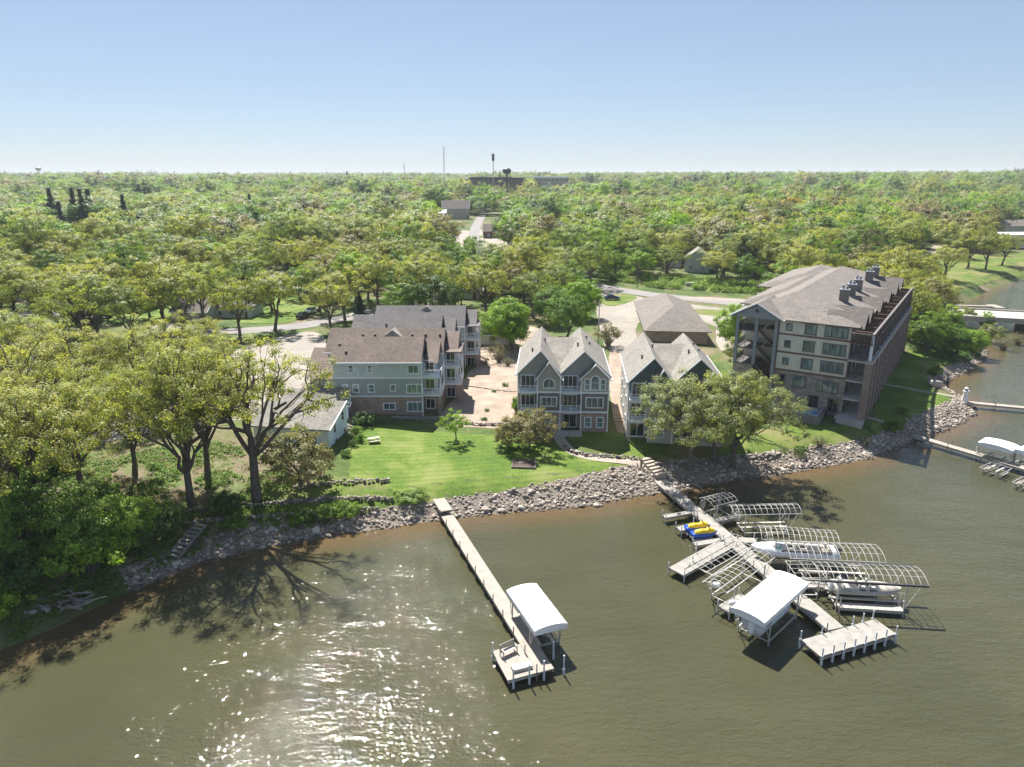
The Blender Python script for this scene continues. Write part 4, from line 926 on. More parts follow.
    b = MB(); b.box(-21, -17.7, 6.4, 15.6, -1, 5.94); b.build('wall', M['sagelow'], t)
    for (xm, y, z, m_) in ((-7.2, 8.5, 11.2, 'rlight'), (-4.2, 31, 11.0, 'rlight')):
        b = MB(); b.add([(xm-2.4, y-1.6, z-.9), (xm+2.4, y-1.6, z-.9), (xm, y-.9, z+.75), (xm, y+2.2, z+.6)], [(0,1,2),(1,3,2),(0,2,3),(0,3,1)]); b.build('dormer', M[m_], t)
    vents(t, [(-12.4, 9.2, 10.5), (-10.4, 9.2, 10.5), (-8.6, 9.2, 10.5), (-4.2, 9.2, 10.5), (-2.0, 9.2, 10.5), (.4, 9.2, 10.5), (-13.5, 1.5, 9.5), (-14.8, 3.0, 10.3), (-10.5, 20.4, 10.0)], .14)
    b = MB(); b.box(-6.5, 3.4, -1.6, -1.25, -1.0, .1); b.box(3.05, 3.4, -1.24, 1.5, -1, .1); b.build('foundation_wall', M['block'], t)
    return t
row_house()
# ------------------------------------------------------------------ five-storey lakeside condominium
def big_block():
    t = thing('condominium', 'five storey taupe condominium with brown roof, long pillared balconies towards the lake', 'apartment house', (52.8, 106.2, 0), math.atan2(-.56, .828))
    Lb = 56
    b = MB(); b.box(-11, 0, 0, Lb, 1.5, 9.0); b.build('wall', M['stone'], t)
    b = MB(); b.box(-11, -.003, .004, Lb, 9.003, 17.5); b.build('wall', M['dsiding'], t)
    b = MB(); b.box(-17.8, -11.003, 5.0, Lb, 1.5, 9.0); b.build('wall', M['stone'], t)
    b = MB(); b.box(-17.8, -11.004, 5.004, Lb, 9.003, 17.5); b.build('wall', M['dsiding'], t)
    b = MB()
    for z in (9.0, 12.0, 15.0): b.box(-11.02, .03, -.06, -.003, z - .14, z + .14)
    for x in (-11.0, 0.0): b.box(x - .12, x + .12, -.07, .1, 9.2, 17.4)
    b.build('trim', M['wood'], t)
    M['dframe'] = flat('taupe_frames', (.16,.14,.13), .6)
    for z in (16.2, 13.4, 10.5):
        window(t, -9.4, 0.0, z, .75, 1.0, 1, frame='dframe'); window(t, -6.1, 0.0, z, 1.5, 1.5, 2, frame='dframe', fw=.18); window(t, -2.3, 0.0, z, 3.1, 1.5, 4, frame='dframe', fw=.2)
    window(t, -6.9, 0.0, 7.4, 1.7, 1.6, 2, frame='dframe', fw=.2); window(t, -2.6, 0.0, 7.2, 3.0, 1.6, 4, frame='dframe', fw=.2); window(t, -9.6, 0, 7.4, .8, 1.6, 1, frame='dframe', glass='glassdark')
    for x in (-9.0, -4.4, -1.4): window(t, x, 0.0, 4.3, 1.4, 2.1, 2, frame='dframe', glass='glassdark', name='patio_door')
    M['greyblue'] = flat('grey_blue_trim', (.24,.26,.28), .6)
    # open stair tower on the left corner
    b = MB(); b.box(-17.8, -14.6, -.3, 4.99, 1.5, 9.3); b.build('stair_base', M['stone'], t)
    for x in (-17.6, -14.5, -11.3):
        b = MB(); b.box(x - .25, x + .25, -.5, 0.0, 9.3 if x < -12 else 1.5, 17.3); b.build('stair_column', M['greyblue'], t)
    for z in (9.3, 12.0, 15.0):
        b = MB(); b.box(-17.8, -14.4, -.4, 4.9, z - .2, z + .02); b.build('stair_landing', M['dframe'], t)
        railing(t, [(-17.7, 4.8), (-17.7, -.4), (-14.6, -.4)], z, 1.0, 'dark')
    for z0 in (3.3, 6.3, 9.3, 12.3):
        b = MB(); n = 12
        for k in range(n):
            x = -11.4 - 3.0 * k / n; z = z0 + 3.0 * k / n; b.box(x - .3, x, .4, 1.8, z - .12, z)
        b.tube((-11.4, .35, z0 + .9), (-14.4, .35, z0 + 3.9), .04, n=4); b.tube((-11.4, .35, z0 - .1), (-14.4, .35, z0 + 2.9), .1, n=4)
        b.build('stair_flight', M['dframe'], t)
    for z in (6.2, 9.2, 12.2, 15.2):
        b = MB(); b.box(-13.6, -11.01, 2.0, 4.9, z - .2, z); b.build('stair_landing', M['dframe'], t)
    for z in (6.2, 9.2, 12.2): railing(t, [(-14.4, 2.0), (-11.1, 2.0)], z, 1.1, 'dark')
    # roofs
    roof_hip(t, -18.2, .5, 0, Lb + 2, 17.4, 20.9, 'rtan', ((-10.4, 9.5), (-10.4, Lb - 7)), .5)
    b = MB(); pent(b, -18.4, -10.6, -.9, 6, 17.25, 17.3, 19.4, -14.5); b.build('stair_gable', M['greyblue'], t)
    b = MB(); b.tube((-14.5, -.93, 18.45), (-14.5, -.88, 18.45), .32, n=12); b.build('gable_vent', M['dark'], t)
    roof_gable_y(t, -18.6, -10.4, -1.2, 9.0, 17.35, 19.6, 'rtan', .3, .16, -14.5, 'stair_roof')
    for (xa, xb, ya, yb) in ((-20.8, -18.0, 14, 39.9), (-23.5, -18.0, 40, 66)):
        b = MB(); b.box(xa, xb, ya, yb, 1.5, 16.9); b.build('wing_wall', M['dsiding'], t)
    roof_hip(t, -21, -9, 14, 44, 17.0, 19.6, 'rtan', ((-15, 20), (-15, 40)), .5, 'wing_roof')
    roof_hip(t, -24, -9, 36, 67, 17.1, 19.7, 'rtan', ((-16.5, 44), (-16.5, 60)), .5, 'wing_roof')
    for y in (3.2, 8.2, 20, 31, 42, 50):
        b = MB(); pent(b, -2.0, 2.0, -1.4, 5.0, 16.9, 17.0, 18.75, 0); me = b.mesh('dormer_wall', M['charcoal'])
        o = link('dormer', me, t, (-.2, y, 0), math.pi/2)
        rb = MB(); rb.prism([(-2.4, 16.85), (0, 19.0), (2.4, 16.85), (2.4, 17.0), (0, 19.2), (-2.4, 17.0)], -1.7, 4.2, 'y'); link('dormer_roof', rb.mesh('dormer_roof', M['rtan']), o)
    M['chim'] = siding('chimney_siding', (.17,.165,.15))
    for y in (14, 21, 28, 42, 50):
        b = MB(); b.box(-4.7, -3.3, y - .7, y + .7, 18, 20.9); c = b.build('chimney', M['chim'], t)
        b = MB(); b.box(-4.8, -3.2, y - .8, y + .8, 20.9, 21.05); b.tube((-4.3, y, 21), (-4.3, y, 21.7), .2, n=8); b.tube((-3.7, y, 21), (-3.7, y, 21.55), .2, n=8)
        b.build('flue_cap', M['greyblue'], c)
    # lake-side balconies
    X0, X1 = 0.004, 3.5; Y0, Y1 = -1.6, 54.5
    M['brown_deck'] = flat('red_brown_deck', (.14,.075,.055), .8, .2, 2)  # reddish brown is the deck floor's own colour
    for z in (3.3, 6.2, 9.2, 12.4):
        b = MB(); b.box(X0, X1 - .5, Y0 + .3, Y1 - .2, z - .28, z); b.build('balcony_slab', M['concrete'], t)
    b = MB(); b.box(X0 + .002, X1 - .3, Y0 + .1, Y1, 15.0, 15.2); b.build('roof_terrace', M['brown_deck'], t)
    n = 14
    for i in range(n):
        y = Y0 + .5 + (Y1 - Y0 - 1.0) * i / (n - 1)
        b = MB(); b.box(X1 - .9, X1, y - .7, y + .7, 1.2, 12.1); b.build('brick_pier', M['redbrick'], t)
        b = MB(); b.box(X1 - .62, X1 - .22, y - .2, y + .2, 12.62, 16.5); b.build('column', M['trim'] if i == 0 else M['dframe'], t)
        if i < n - 1:
            ym = y + (Y1 - Y0 - 1.0) / (n - 1) / 2
            b = MB(); b.box(X0 + .5, X1 - .6, ym - 2.1, ym - 1.9, 15.2, 17.0); b.build('partition', M['wood'], t)
    b = MB(); b.box(X1 - 1.0, X1 + .12, Y0 - .1, Y1 + .1, 12.1, 12.6); b.build('ledge', M['concrete'], t)
    b = MB(); b.box(X1 - .6, X1 - .25, Y0 + .1, Y1, 16.5, 16.75); b.box(X0, X1 - .61, Y0 + .25, Y0 + .5, 16.5, 16.7); b.build('beam', M['dframe'], t)
    for z in (9.2, 12.62): railing(t, [(X0 + .1, Y0 + .4), (X1 - .5, Y0 + .4)], z, 1.0, 'dark')
    railing(t, [(X0 + .1, Y0 + .3), (X1 - .42, Y0 + .3), (X1 - .42, Y1 - .2)], 15.2, 1.0, 'dark'); railing(t, [(X1 - .42, Y0 + .6), (X1 - .42, Y1 - .2)], 12.62, 1.0, 'dark')
    for i in range(12):
        y = 1.5 + 4.3 * i
        for z in (4.5, 7.5, 10.6, 13.6): window(t, 0.0, y, z, 2.4, 2.1, 3, rot=math.pi/2, glass='glassdark', frame='dframe', name='patio_door')
    b = MB(); b.box(-.6, 3.5, -2.8, -.3, 1.6, 3.2); b.build('terrace', M['concrete'], t)
    # pool terrace
    return t
BB = big_block()
def bb(x, y, z=0): return Matrix.Rotation(math.atan2(-.56, .828), 4, 'Z') @ Vector((x, y, z)) + Vector((52.8, 106.2, 0))
pt = thing('pool_terrace', 'raised concrete terrace with a small blue pool beside the five storey block', 'pool', bb(-8, -3.2, 3.2), math.atan2(-.56, .828))
b = MB(); b.box(-5.5, 5.5, -2.4, 3.0, -1.6, .3); b.build('terrace_slab', M['concrete'], pt)
b = MB(); b.box(-5.6, 5.6, -2.75, -2.403, -1.8, .7); b.box(5.503, 5.8, -2.4, 3.0, -1.8, .6); b.build('retaining_wall', M['block'], pt)
M['pool'] = flat('pool_water', (.02,.30,.62), .05, .1)
b = MB(); b.prism([(3.0 + 1.9 * math.cos(a) * (1 + .2 * math.cos(2 * a)), .1 + 1.2 * math.sin(a)) for a in [i * math.pi / 10 for i in range(20)]], .2, .33); b.build('pool_water', M['pool'], pt)
# ------------------------------------------------------------------ plain houses
def house(label, loc, rot, w, d, h, rh, wall, roof, name='house', hip=False, win=3, rows=1, frame='trim', door=True, side=2, garage=0, oh=.4):
    t = thing(name, label, 'garage' if name == 'garage' else 'house', loc, rot)
    b = MB()
    if hip: b.box(-w/2, w/2, -d/2, d/2, -1.5, h)
    else: b.prism([(-d/2, -1.5), (d/2, -1.5), (d/2, h), (0, h + rh - .05), (-d/2, h)], -w/2, w/2, 'x')
    b.build('wall', M[wall], t)
    if hip:
        rl = max(.2, abs(w - d) / 2)
        roof_hip(t, -w/2, w/2, -d/2, d/2, h, h + rh, roof, ((-rl, 0), (rl, 0)) if w > d else ((0, -rl), (0, rl)), oh)
    else: roof_gable_x(t, -w/2 - oh, w/2 + oh, -d/2, d/2, h, h + rh, roof, oh)
    for r_ in range(rows):
        z = 1.5 + 2.8 * r_
        for i in range(win):
            x = -w/2 + w * (i + .7) / (win + .4); window(t, x, -d/2, z, 1.0, 1.2, 2, frame=frame); window(t, x, d/2, z, 1.0, 1.2, 2, rot=math.pi, frame=frame)
        for i in range(side):
            y = -d/2 + d * (i + .5) / side; window(t, w/2, y, z, .8, 1.1, 1, rot=math.pi/2, frame=frame); window(t, -w/2, y, z, .8, 1.1, 1, rot=-math.pi/2, frame=frame)
    for i in range(garage):
        b = MB(); x = -w/2 + w * (i + .5) / garage; b.box(x - 1.3, x + 1.3, -d/2 - .05, -d/2 - .003, 0, 2.2); b.build('garage_door', M['cream'], t)
    if door:
        b = MB(); b.box(w/2 - 1.7, w/2 - .8, -d/2 - .06, -d/2 - .003, 0, 2.1); dd = b.build('door', M['wood'], t)
    return t
def hat(px, py, **k): return G(px, py)
# white-blue cottage with a lean-to roof (front left)
ct = thing('cottage', 'pale blue two storey cottage with grey roof sloping to the lake beside the lawn', 'house', (-24.6, 93.0, 3.3), R(-9))
b = MB(); b.prism([(-3.3, -1.5), (3.3, -1.5), (3.3, 4.9), (2.4, 5.3), (-3.3, 3.4)], -11, 0, 'x'); b.build('wall', M['bluewhite'], ct)
b = MB(); b.prism([(-3.9, 3.24), (2.4, 5.36), (3.9, 4.7), (3.9, 4.85), (2.4, 5.56), (-3.9, 3.42)], -11.5, .5, 'x'); r_ = b.build('roof', M['rlight'], ct)
b = MB(); b.prism([(-4.0, 3.1), (2.4, 5.26), (4.0, 4.56), (4.0, 4.9), (2.4, 5.62), (-4.0, 3.46)], .503, .62, 'x'); b.build('fascia', M['white'], r_)
for y, z in ((1.8, 3.5), (-1.2, 2.7), (-1.0, .5), (2.2, .9)): window(ct, 0.0, y, z, .75, 1.2, 1, rot=math.pi/2, frame='white', glass='glassdark', fw=.07)
for x in (-2.5, -6, -9.5): window(ct, x, -3.3, 1.6, 1.4, 1.2, 2, frame='white')
b = MB(); b.box(-8.2, -8.0, -3.6, -3.32, 0, 3.2); b.build('downpipe', M['white'], ct)
house('low pale grey roofed outbuilding directly behind the pale blue cottage', (-30.5, 104.0, 3.4), R(12), 9.5, 8, 3.0, 1.7, 'bluewhite', 'rlight', win=2)
# garage block with the taupe hip roof
gt = thing('garage', 'long brick garage block under a big taupe hip roof, beside the pale driveway', 'garage', (38.6, 170, 4.3), R(-6))
b = MB(); b.box(-6.6, 6.6, -18, 18, -1.5, 2.4); b.build('wall', M['brick'], gt)
roof_hip(gt, -6.8, 6.8, -18.2, 18.2, 2.4, 6.3, 'rtan', ((0, -8.5), (0, 10)), .6)
for y in np.arange(-15, 16, 5.0):
    b = MB(); b.box(-6.68, -6.603, y - 1.4, y + 1.4, -.2, 2.1); b.build('garage_door', M['cream'], gt)
house('small beige garage with a grey roof behind the stepped condominium', (-4.4, 152.0, 4.2), R(0), 7.5, 6, 2.4, 1.6, 'beige', 'rgrey', 'garage', win=0, side=1, door=False, garage=2)
house('low olive roofed shed between the bright green trees behind the townhouses', (G(560, 299).x, G(560, 299).y + 2, 4.8), R(4), 9, 6, 2.5, 1.4, 'beige', 'rtan', win=2)
p = G(203, 322); house('grey bungalow with white shuttered windows seen between oak trunks', (p.x - 3, p.y + 4, 4.3), R(-4), 9, 8, 3.0, 2.6, 'grey', 'rtan', win=2)
p = G(233, 318); house('grey wing with a pale flat-topped roof right of the bungalow under the oaks', (p.x, p.y + 4, 4.3), R(-4), 10, 8, 3.2, 2.0, 'paleblue', 'rtan', win=3, hip=True)
p = G(700, 272); house('pale grey gabled house among the trees above the main road', (p.x, p.y + 5, 4.8), R(75), 13, 9, 4.6, 3.4, 'paleblue', 'rlight', win=3)
p = G(691, 268); house('narrow white gabled annex left of the pale grey house above the road', (p.x - 6, p.y + 6, 4.8), R(80), 8, 6, 4.0, 3.0, 'cream', 'rlight', win=2)
p = G(560, 240); house('dark blue grey two storey house with white windows right of the large dark oak', (p.x, p.y + 5, 5), R(3), 14, 10, 6.5, 3.6, 'teal', 'rgrey', win=4, rows=2)
p = G(497, 238); house('brown brick house beside the white side street', (p.x, p.y + 4, 5), R(0), 16, 10, 4, 3.4, 'wood', 'rbrown', win=3)
p = G(456, 219); house('beige grey house with a steep gable beyond the side street', (p.x, p.y, 5), R(5), 22, 14, 8, 6, 'beige', 'rtan', win=4, rows=2)
p = G(441, 221); house('low house under a white awning-like roof left of the steep gabled house', (p.x - 3, p.y - 8, 5), R(0), 16, 10, 6, 2.2, 'charcoal', 'canvas', win=3, frame='white')
p = G(266, 237); house('house with a white and red roof far off in the trees', (p.x, p.y, 5), R(10), 18, 11, 8.5, 3.6, 'wood', 'canvas', win=3)
p = G(394, 243); house('grey roofed house glimpsed between crowns left of the side street', (p.x, p.y, 5), R(0), 18, 10, 5.0, 2.6, 'cream', 'rlight', win=3)
p = G(345, 244); house('white walled house glimpsed between crowns behind the oak grove', (p.x, p.y, 5), R(0), 14, 10, 3.6, 2.6, 'cream', 'rlight', win=3)
p = G(118, 312); house('dark roofed low house behind the oak trunks at the left', (p.x, p.y + 4, 5), R(-5), 15, 9, 3, 2.2, 'wood', 'rbrown', win=3)
p = G(135, 305); house('pale house half hidden behind the columnar evergreens', (p.x + 6, p.y + 8, 5), R(-5), 14, 9, 3, 2.2, 'paleblue', 'rgrey', win=3)
p = G(52, 302); house('small brown house between the leftmost oaks', (p.x, p.y + 4, 5), R(8), 14, 9, 3, 2.4, 'wood', 'rbrown', win=3)
p = G(172, 298); house('white bungalow behind the grey bungalow, mostly hidden by trunks', (p.x, p.y + 6, 5), R(3), 14, 9, 3, 2.2, 'cream', 'rlight', win=3)
p = G(470, 300); house('cream house behind the small dark spruces', (p.x - 4, p.y + 6, 4.8), R(0), 13, 9, 3, 2.4, 'cream', 'rbrown', win=3)
# long white building beyond the bay and its upper neighbour
p = G(1014, 248)
tl = thing('warehouse', 'long low white building beyond the grassy bank of the bay', 'warehouse', (p.x + 20, p.y + 6, 5), R(2))
b = MB(); b.box(-28, 28, -8, 8, -1, 5.2); b.build('wall', M['white'], tl); b = MB(); b.box(-28.6, 28.6, -8.6, 8.6, 5.2, 5.7); b.build('roof', M['canvas'], tl)
for x in range(-24, 26, 6): window(tl, x, -8, 2.4, 3, 1.4, 3)
p = G(1018, 238); house('pale house beyond the long white building', (p.x + 8, p.y + 10, 5), R(0), 22, 12, 6, 3, 'paleblue', 'rtan', win=4, rows=2)
# distant school-like buildings on the horizon
def far_block(label, px, D_, w, h, ztop, mat, rmat):
    x = (px - CX) / FPX * D_ * 1.0; t = thing('public_building', label, 'building', (x, D_, 5), 0)
    b = MB(); b.box(-w/2, w/2, -15, 15, -2, ztop - 5 - h*.35); b.build('wall', M[mat], t); b = MB(); b.box(-w/2 - 1, w/2 + 1, -16, 16, ztop - 5 - h*.35, ztop - 5); b.build('roof', M[rmat], t)
    b = MB()
    for i in range(8): b.box(-w/2 + w*(i+.25)/8, -w/2 + w*(i+.75)/8, -15.2, -15.01, ztop - 5 - h*.8, ztop - 5 - h*.5)
    b.build('window', M['glassdark'], t)
far_block('flat roofed brown building on the horizon under the antenna mast', 492, 900, 50, 8, 36.5, 'wood', 'dark')
far_block('pale flat roofed building on the horizon right of the water tower', 549, 1000, 46, 7, 37, 'beige', 'white')
far_block('small brown block on the horizon under the water tower', 516, 880, 22, 8, 36, 'wood', 'dark')
# masts and water tower
def mast(label, px, D_, ztop, w=.8):
    x = (px - CX) / FPX * D_; t = thing('radio_mast', label, 'mast', (x, D_, 5)); b = MB()
    for a in range(3):
        c = Vector((math.cos(a * 2.094) * w, math.sin(a * 2.094) * w, 0)); b.tube(c, c + Vector((0,0,ztop-5)), .22, n=4)
    n = int((ztop - 5) / 3)
    for i in range(n):
        for a in range(3):
            c = Vector((math.cos(a * 2.094) * w, math.sin(a * 2.094) * w, i * 3)); d = Vector((math.cos((a+1) * 2.094) * w, math.sin((a+1) * 2.094) * w, i * 3 + 3)); b.tube(c, d, .1, n=3)
    b.build('lattice', M['metal'], t); return t
mast('tall thin lattice mast, tallest on the horizon', 447, 900, 73)
mm = mast('dark monopole mast with an antenna head right of the tallest mast', 494, 760, 60, .45)
b = MB(); b.tube((0,0,48), (0,0,55), 1.3, n=8); b.build('antenna_head', M['dark'], mm)
mast('short thin mast left of the tallest one on the horizon', 409, 1100, 56, .4)
def water_tower(label, px, D_, ztop, r=5.5, mat='metal'):
    x = (px - CX) / FPX * D_; t = thing('water_tower', label, 'water tower', (x, D_, 5)); h = ztop - 5; b = MB()
    prof = [(0, h), (.5*r, h - .12*r), (.86*r, h - .35*r), (r, h - .7*r), (.86*r, h - 1.0*r), (.5*r, h - 1.25*r), (.16*r, h - 1.45*r)]
    vs = []; fs = []
    for a, z in prof:
        for k in range(16): vs.append((a * math.cos(k*math.pi/8), a * math.sin(k*math.pi/8), z))
    for i in range(len(prof)-1):
        for k in range(16): fs.append((i*16+k, i*16+(k+1)%16, (i+1)*16+(k+1)%16, (i+1)*16+k))
    b.add(vs, fs); b.build('tank', M[mat], t, smooth=True)
    b = MB(); b.tube((0,0,0), (0,0,h - 1.3*r), .14*r + .3, n=8)
    for k in range(6): b.tube((r*.9*math.cos(k*1.047), r*.9*math.sin(k*1.047), 0), (r*.8*math.cos(k*1.047), r*.8*math.sin(k*1.047), h - 1.0*r), .18, n=4)
    b.build('leg', M[mat], t)
water_tower('dark legged water tower beside the brown horizon building', 507, 720, 46, 4.5, 'dark')
water_tower('water tower at the far left of the horizon', 8, 1500, 52, 5, 'metal'); water_tower('water tower above the tall dark spruces on the horizon', 59, 1500, 54, 5.5, 'metal')
# road bridge over the inlet
br = thing('bridge', 'low concrete road bridge across the inlet beside the bushes', 'bridge', (146, 183, 0), R(-19))
b = MB(); b.box(-27, 60, -6.5, 6.5, 2.6, 3.3); b.build('deck', M['concrete'], br)
for y0, y1 in ((-6.9, -6.503), (6.503, 6.9)):
    b = MB(); b.box(-27, 60, y0, y1, 2.3, 3.75); b.build('parapet', M['beige'], br)
for x in (-24, -8, 8, 24, 40):
    b = MB(); b.box(x - .6, x + .6, -6.3, 6.3, -2, 2.6); b.build('pier', M['concrete'], br)
for lx, ly, lab in ((-3.4, -1.2, 'dark patio chair on the ground by the pool terrace, nearest the pool'), (-2.2, -1.6, 'dark patio chair between pool terrace and the corner pier'), (-.4, -3.9, 'dark patio chair on the small slab at the corner of the five storey block')):
    p = bb(lx, ly, 0); p.z = g(p.x, p.y); ch = thing('patio_chair', lab, 'chair', tuple(p), R(lx * 40), 'dark patio chairs')
    MB().box(-.3, .3, -.3, .3, .38, .46).build('seat', M['dark'], ch); MB().box(-.3, .3, .26, .34, .46, .95).build('backrest', M['dark'], ch)
    for sx in (-1, 1):
        for sy in (-1, 1): MB().box(sx * .27 - .03, sx * .27 + .03, sy * .27 - .03, sy * .27 + .03, 0, .38).build('leg', M['dark'], ch)
# ------------------------------------------------------------------ trees
LSPEC = {'oak': ((.32,.36,.09), (.39,.40,.12), .5), 'oakfresh': ((.23,.31,.07), (.29,.34,.09), .5), 'green': ((.13,.25,.035), (.20,.31,.05), .5), 'bright': ((.22,.38,.03), (.28,.42,.045), .5), 'dark': ((.07,.145,.03), (.10,.17,.04), .45), 'spruce': ((.04,.07,.04), (.055,.09,.05), .15), 'olive': ((.23,.225,.09), (.29,.25,.12), .4), 'yellow': ((.50,.38,.03), (.54,.42,.04), .35), 'red': ((.08,.032,.028), (.13,.05,.04), .25), 'willow': ((.25,.295,.125), (.30,.335,.155), .48)}
LM = {k: leafmat(k + '_leaves', a_, b__, c_) for k, (a_, b__, c_) in LSPEC.items()}
LM.update({k + '_far': leafmat(k + '_leaves_far', a_, b__, c_, var=.28) for k, (a_, b__, c_) in LSPEC.items()})
def leaves(name, cl, n, s, spread, mat, seed, flatz=.65, up=.7, aspect=.75, body=.9, jit=.42):
    """cl: clump centres (k,3); n quads per clump of size s scattered with radius spread"""
    r = np.random.default_rng(seed); k = len(cl); m = k * n
    c = np.repeat(cl, n, 0); d = r.normal(size=(m, 3)); d /= np.linalg.norm(d, axis=1)[:, None]
    rr = np.repeat(r.uniform(.7, 1.25, k), n)[:, None]
    c = c + d * (r.random((m, 1)) ** .55) * spread * rr * np.array([1, 1, flatz])
    cc = cl.mean(0) - np.array([0, 0, .15 * np.ptp(cl[:,2])]); bd = c - cc; bd /= (np.linalg.norm(bd, axis=1)[:, None] + 1e-6)
    nn = d * .8 + bd * body + r.normal(size=(m, 3)) * jit + np.array([0, 0, up]); nn /= np.linalg.norm(nn, axis=1)[:, None]
    a = r.normal(size=(m, 3)); u = np.cross(nn, a); u /= np.linalg.norm(u, axis=1)[:, None]; v = np.cross(nn, u)
    sz = s * r.uniform(.6, 1.3, (m, 1)); u = u * sz * .5; v = v * sz * .5 * aspect
    V = np.stack([c - u - v * .5, c - v + u * .3, c + u + v * .4, c + v - u * .2], 1).reshape(-1, 3)
    return npmesh(name, V, np.arange(m * 4).reshape(m, 4), mat)
def bez(a, c, b, n, r, jit):
    out = []
    for i in range(n + 1):
        t = i / n; p = a * (1-t)**2 + c * 2*t*(1-t) + b * t*t
        if 0 < i < n: p = p + r.normal(size=3) * jit
        out.append(p)
    return out
def broadleaf(seed, H, Rw, trunk, tr, leafm, K1=6, K2=4, NC=90, npc=60, ls=.3, spread=1.0, bark='bark', sparse=0.0, lean=.6, shape=.55, names=('trunk','crown'), sides=6, zlow=-.25, dense_top=.0):
    """returns (trunk mesh, crown mesh); height H, crown radius Rw"""
    r = np.random.default_rng(seed)
    zc = trunk + (H - trunk) * .42; Hc = H - zc - .4
    lobes = r.normal(size=(7, 3)); lobes /= np.linalg.norm(lobes, axis=1)[:, None]; la = r.uniform(-.32, .34, 7)
    cl = []
    while len(cl) < NC:
        d = r.normal(size=3); d /= np.linalg.norm(d)
        if d[2] < zlow: continue
        k = 1 + sum(a * max(0, float(d @ l)) ** 3 for a, l in zip(la, lobes))
        q = r.random() ** (1 / (2.6 + dense_top)) * k
        hz = Hc if d[2] > 0 else Hc * .75
        cl.append(np.array([d[0] * Rw * q, d[1] * Rw * q, zc + d[2] * hz * q]))
    cl = np.array(cl)
    base = np.array([0, 0, -1.0]); bend = np.array([r.normal() * lean, r.normal() * lean, 0]) * .5
    top = np.array([bend[0], bend[1], trunk]); mb = MB()
    tp = [base, np.array([0, 0, 0]), top * .35 + r.normal(size=3) * .08, top * .7 + bend * .1, top]
    mb.path(tp, [tr * 1.7, tr * 1.3, tr, tr * .9, tr * .85], sides + 2)
    # farthest-point seeds for the main limbs
    def kmeans(X, k):
        c = [X[r.integers(len(X))]]
        for _ in range(k - 1):
            dd = np.min([np.sum((X - q) ** 2, 1) for q in c], 0); c.append(X[np.argmax(dd + r.random(len(X)) * dd.mean())])
        c = np.array(c)
        for _ in range(4):
            a = np.argmin(((X[:, None] - c[None]) ** 2).sum(2), 1); c = np.array([X[a == i].mean(0) if (a == i).any() else c[i] for i in range(k)])
        return a, c
    A, Cc = kmeans(cl, min(K1, len(cl)))
    for i in range(len(Cc)):
        X = cl[A == i]
        if not len(X): continue
        tgt = top + (Cc[i] - top) * .72; s0 = tp[3] if i % 2 else top
        hor = (tgt - s0) * .45; mid = s0 + np.array([hor[0], hor[1], abs(hor[2]) * 1.0 + .6])
        L1 = bez(s0, mid, tgt, 5, r, .18 * Rw / 6); rr = tr * r.uniform(.45, .62); mb.path(L1, list(np.linspace(rr, rr * .5, 6)), sides)
        k2 = min(K2, len(X)); a2, c2 = kmeans(X, k2)
        for j in range(k2):
            Y_ = X[a2 == j]
            if not len(Y_): continue
            s1 = L1[r.integers(2, 6)]; t2 = s1 + (c2[j] - s1) * .85; m2 = (s1 + t2) / 2 + r.normal(size=3) * .35 + np.array([0, 0, .3])
            L2 = bez(s1, m2, t2, 4, r, .12); mb.path(L2, list(np.linspace(rr * .5, rr * .2, 5)), max(4, sides - 1))
            for q in Y_:
                s2 = L2[r.integers(1, 5)]; m3 = (s2 + q) / 2 + r.normal(size=3) * .25; L3 = bez(s2, m3, q, 3, r, .08)
                mb.path(L3, [rr * .2, rr * .13, .03, .02], 4 if sides > 4 else 3)
    tm = mb.mesh(names[0], M[bark], True, fix=False)
    if sparse: cl = cl[r.random(len(cl)) > sparse]
    return tm, leaves(names[1], cl, npc, ls, spread, LM[leafm + ('_far' if sides < 6 else '')], seed + 50, body=1.2 if sides < 6 else .9, jit=.28 if sides < 6 else .42)
def conifer(seed, H, Rw, leafm='spruce', npc=26, ls=.45, tiers=16, bare=.08):
    r = np.random.default_rng(seed); mb = MB(); mb.path([(0,0,-1),(0,0,H*.5),(0,0,H*.97)], [.32, .2, .04], 6); cl = []
    for i in range(tiers):
        f = i / (tiers - 1); z = H * (bare + (1 - bare) * f); rad = Rw * (1 - f) ** .8 * r.uniform(.75, 1.15)
        nb = max(3, int(9 * (1 - f) + 3))
        for k in range(nb):
            a = r.uniform(0, 6.28); e = rad * r.uniform(.7, 1.1); tip = np.array([math.cos(a) * e, math.sin(a) * e, z - e * .22])
            if f < .8: mb.tube((0,0,z), tip, .05, .02, n=3, cap=False)
            for q in np.arange(.35, 1.01, .9 / max(1, e * 1.0)): cl.append(np.array([0, 0, z]) * (1 - q) + tip * q)
        cl.append(np.array([0, 0, z]))
    return mb.mesh('trunk', M['bark'], True, fix=False), leaves('crown', np.array(cl), npc, ls, .8, LM[leafm], seed + 9, .5, .5, body=.8)
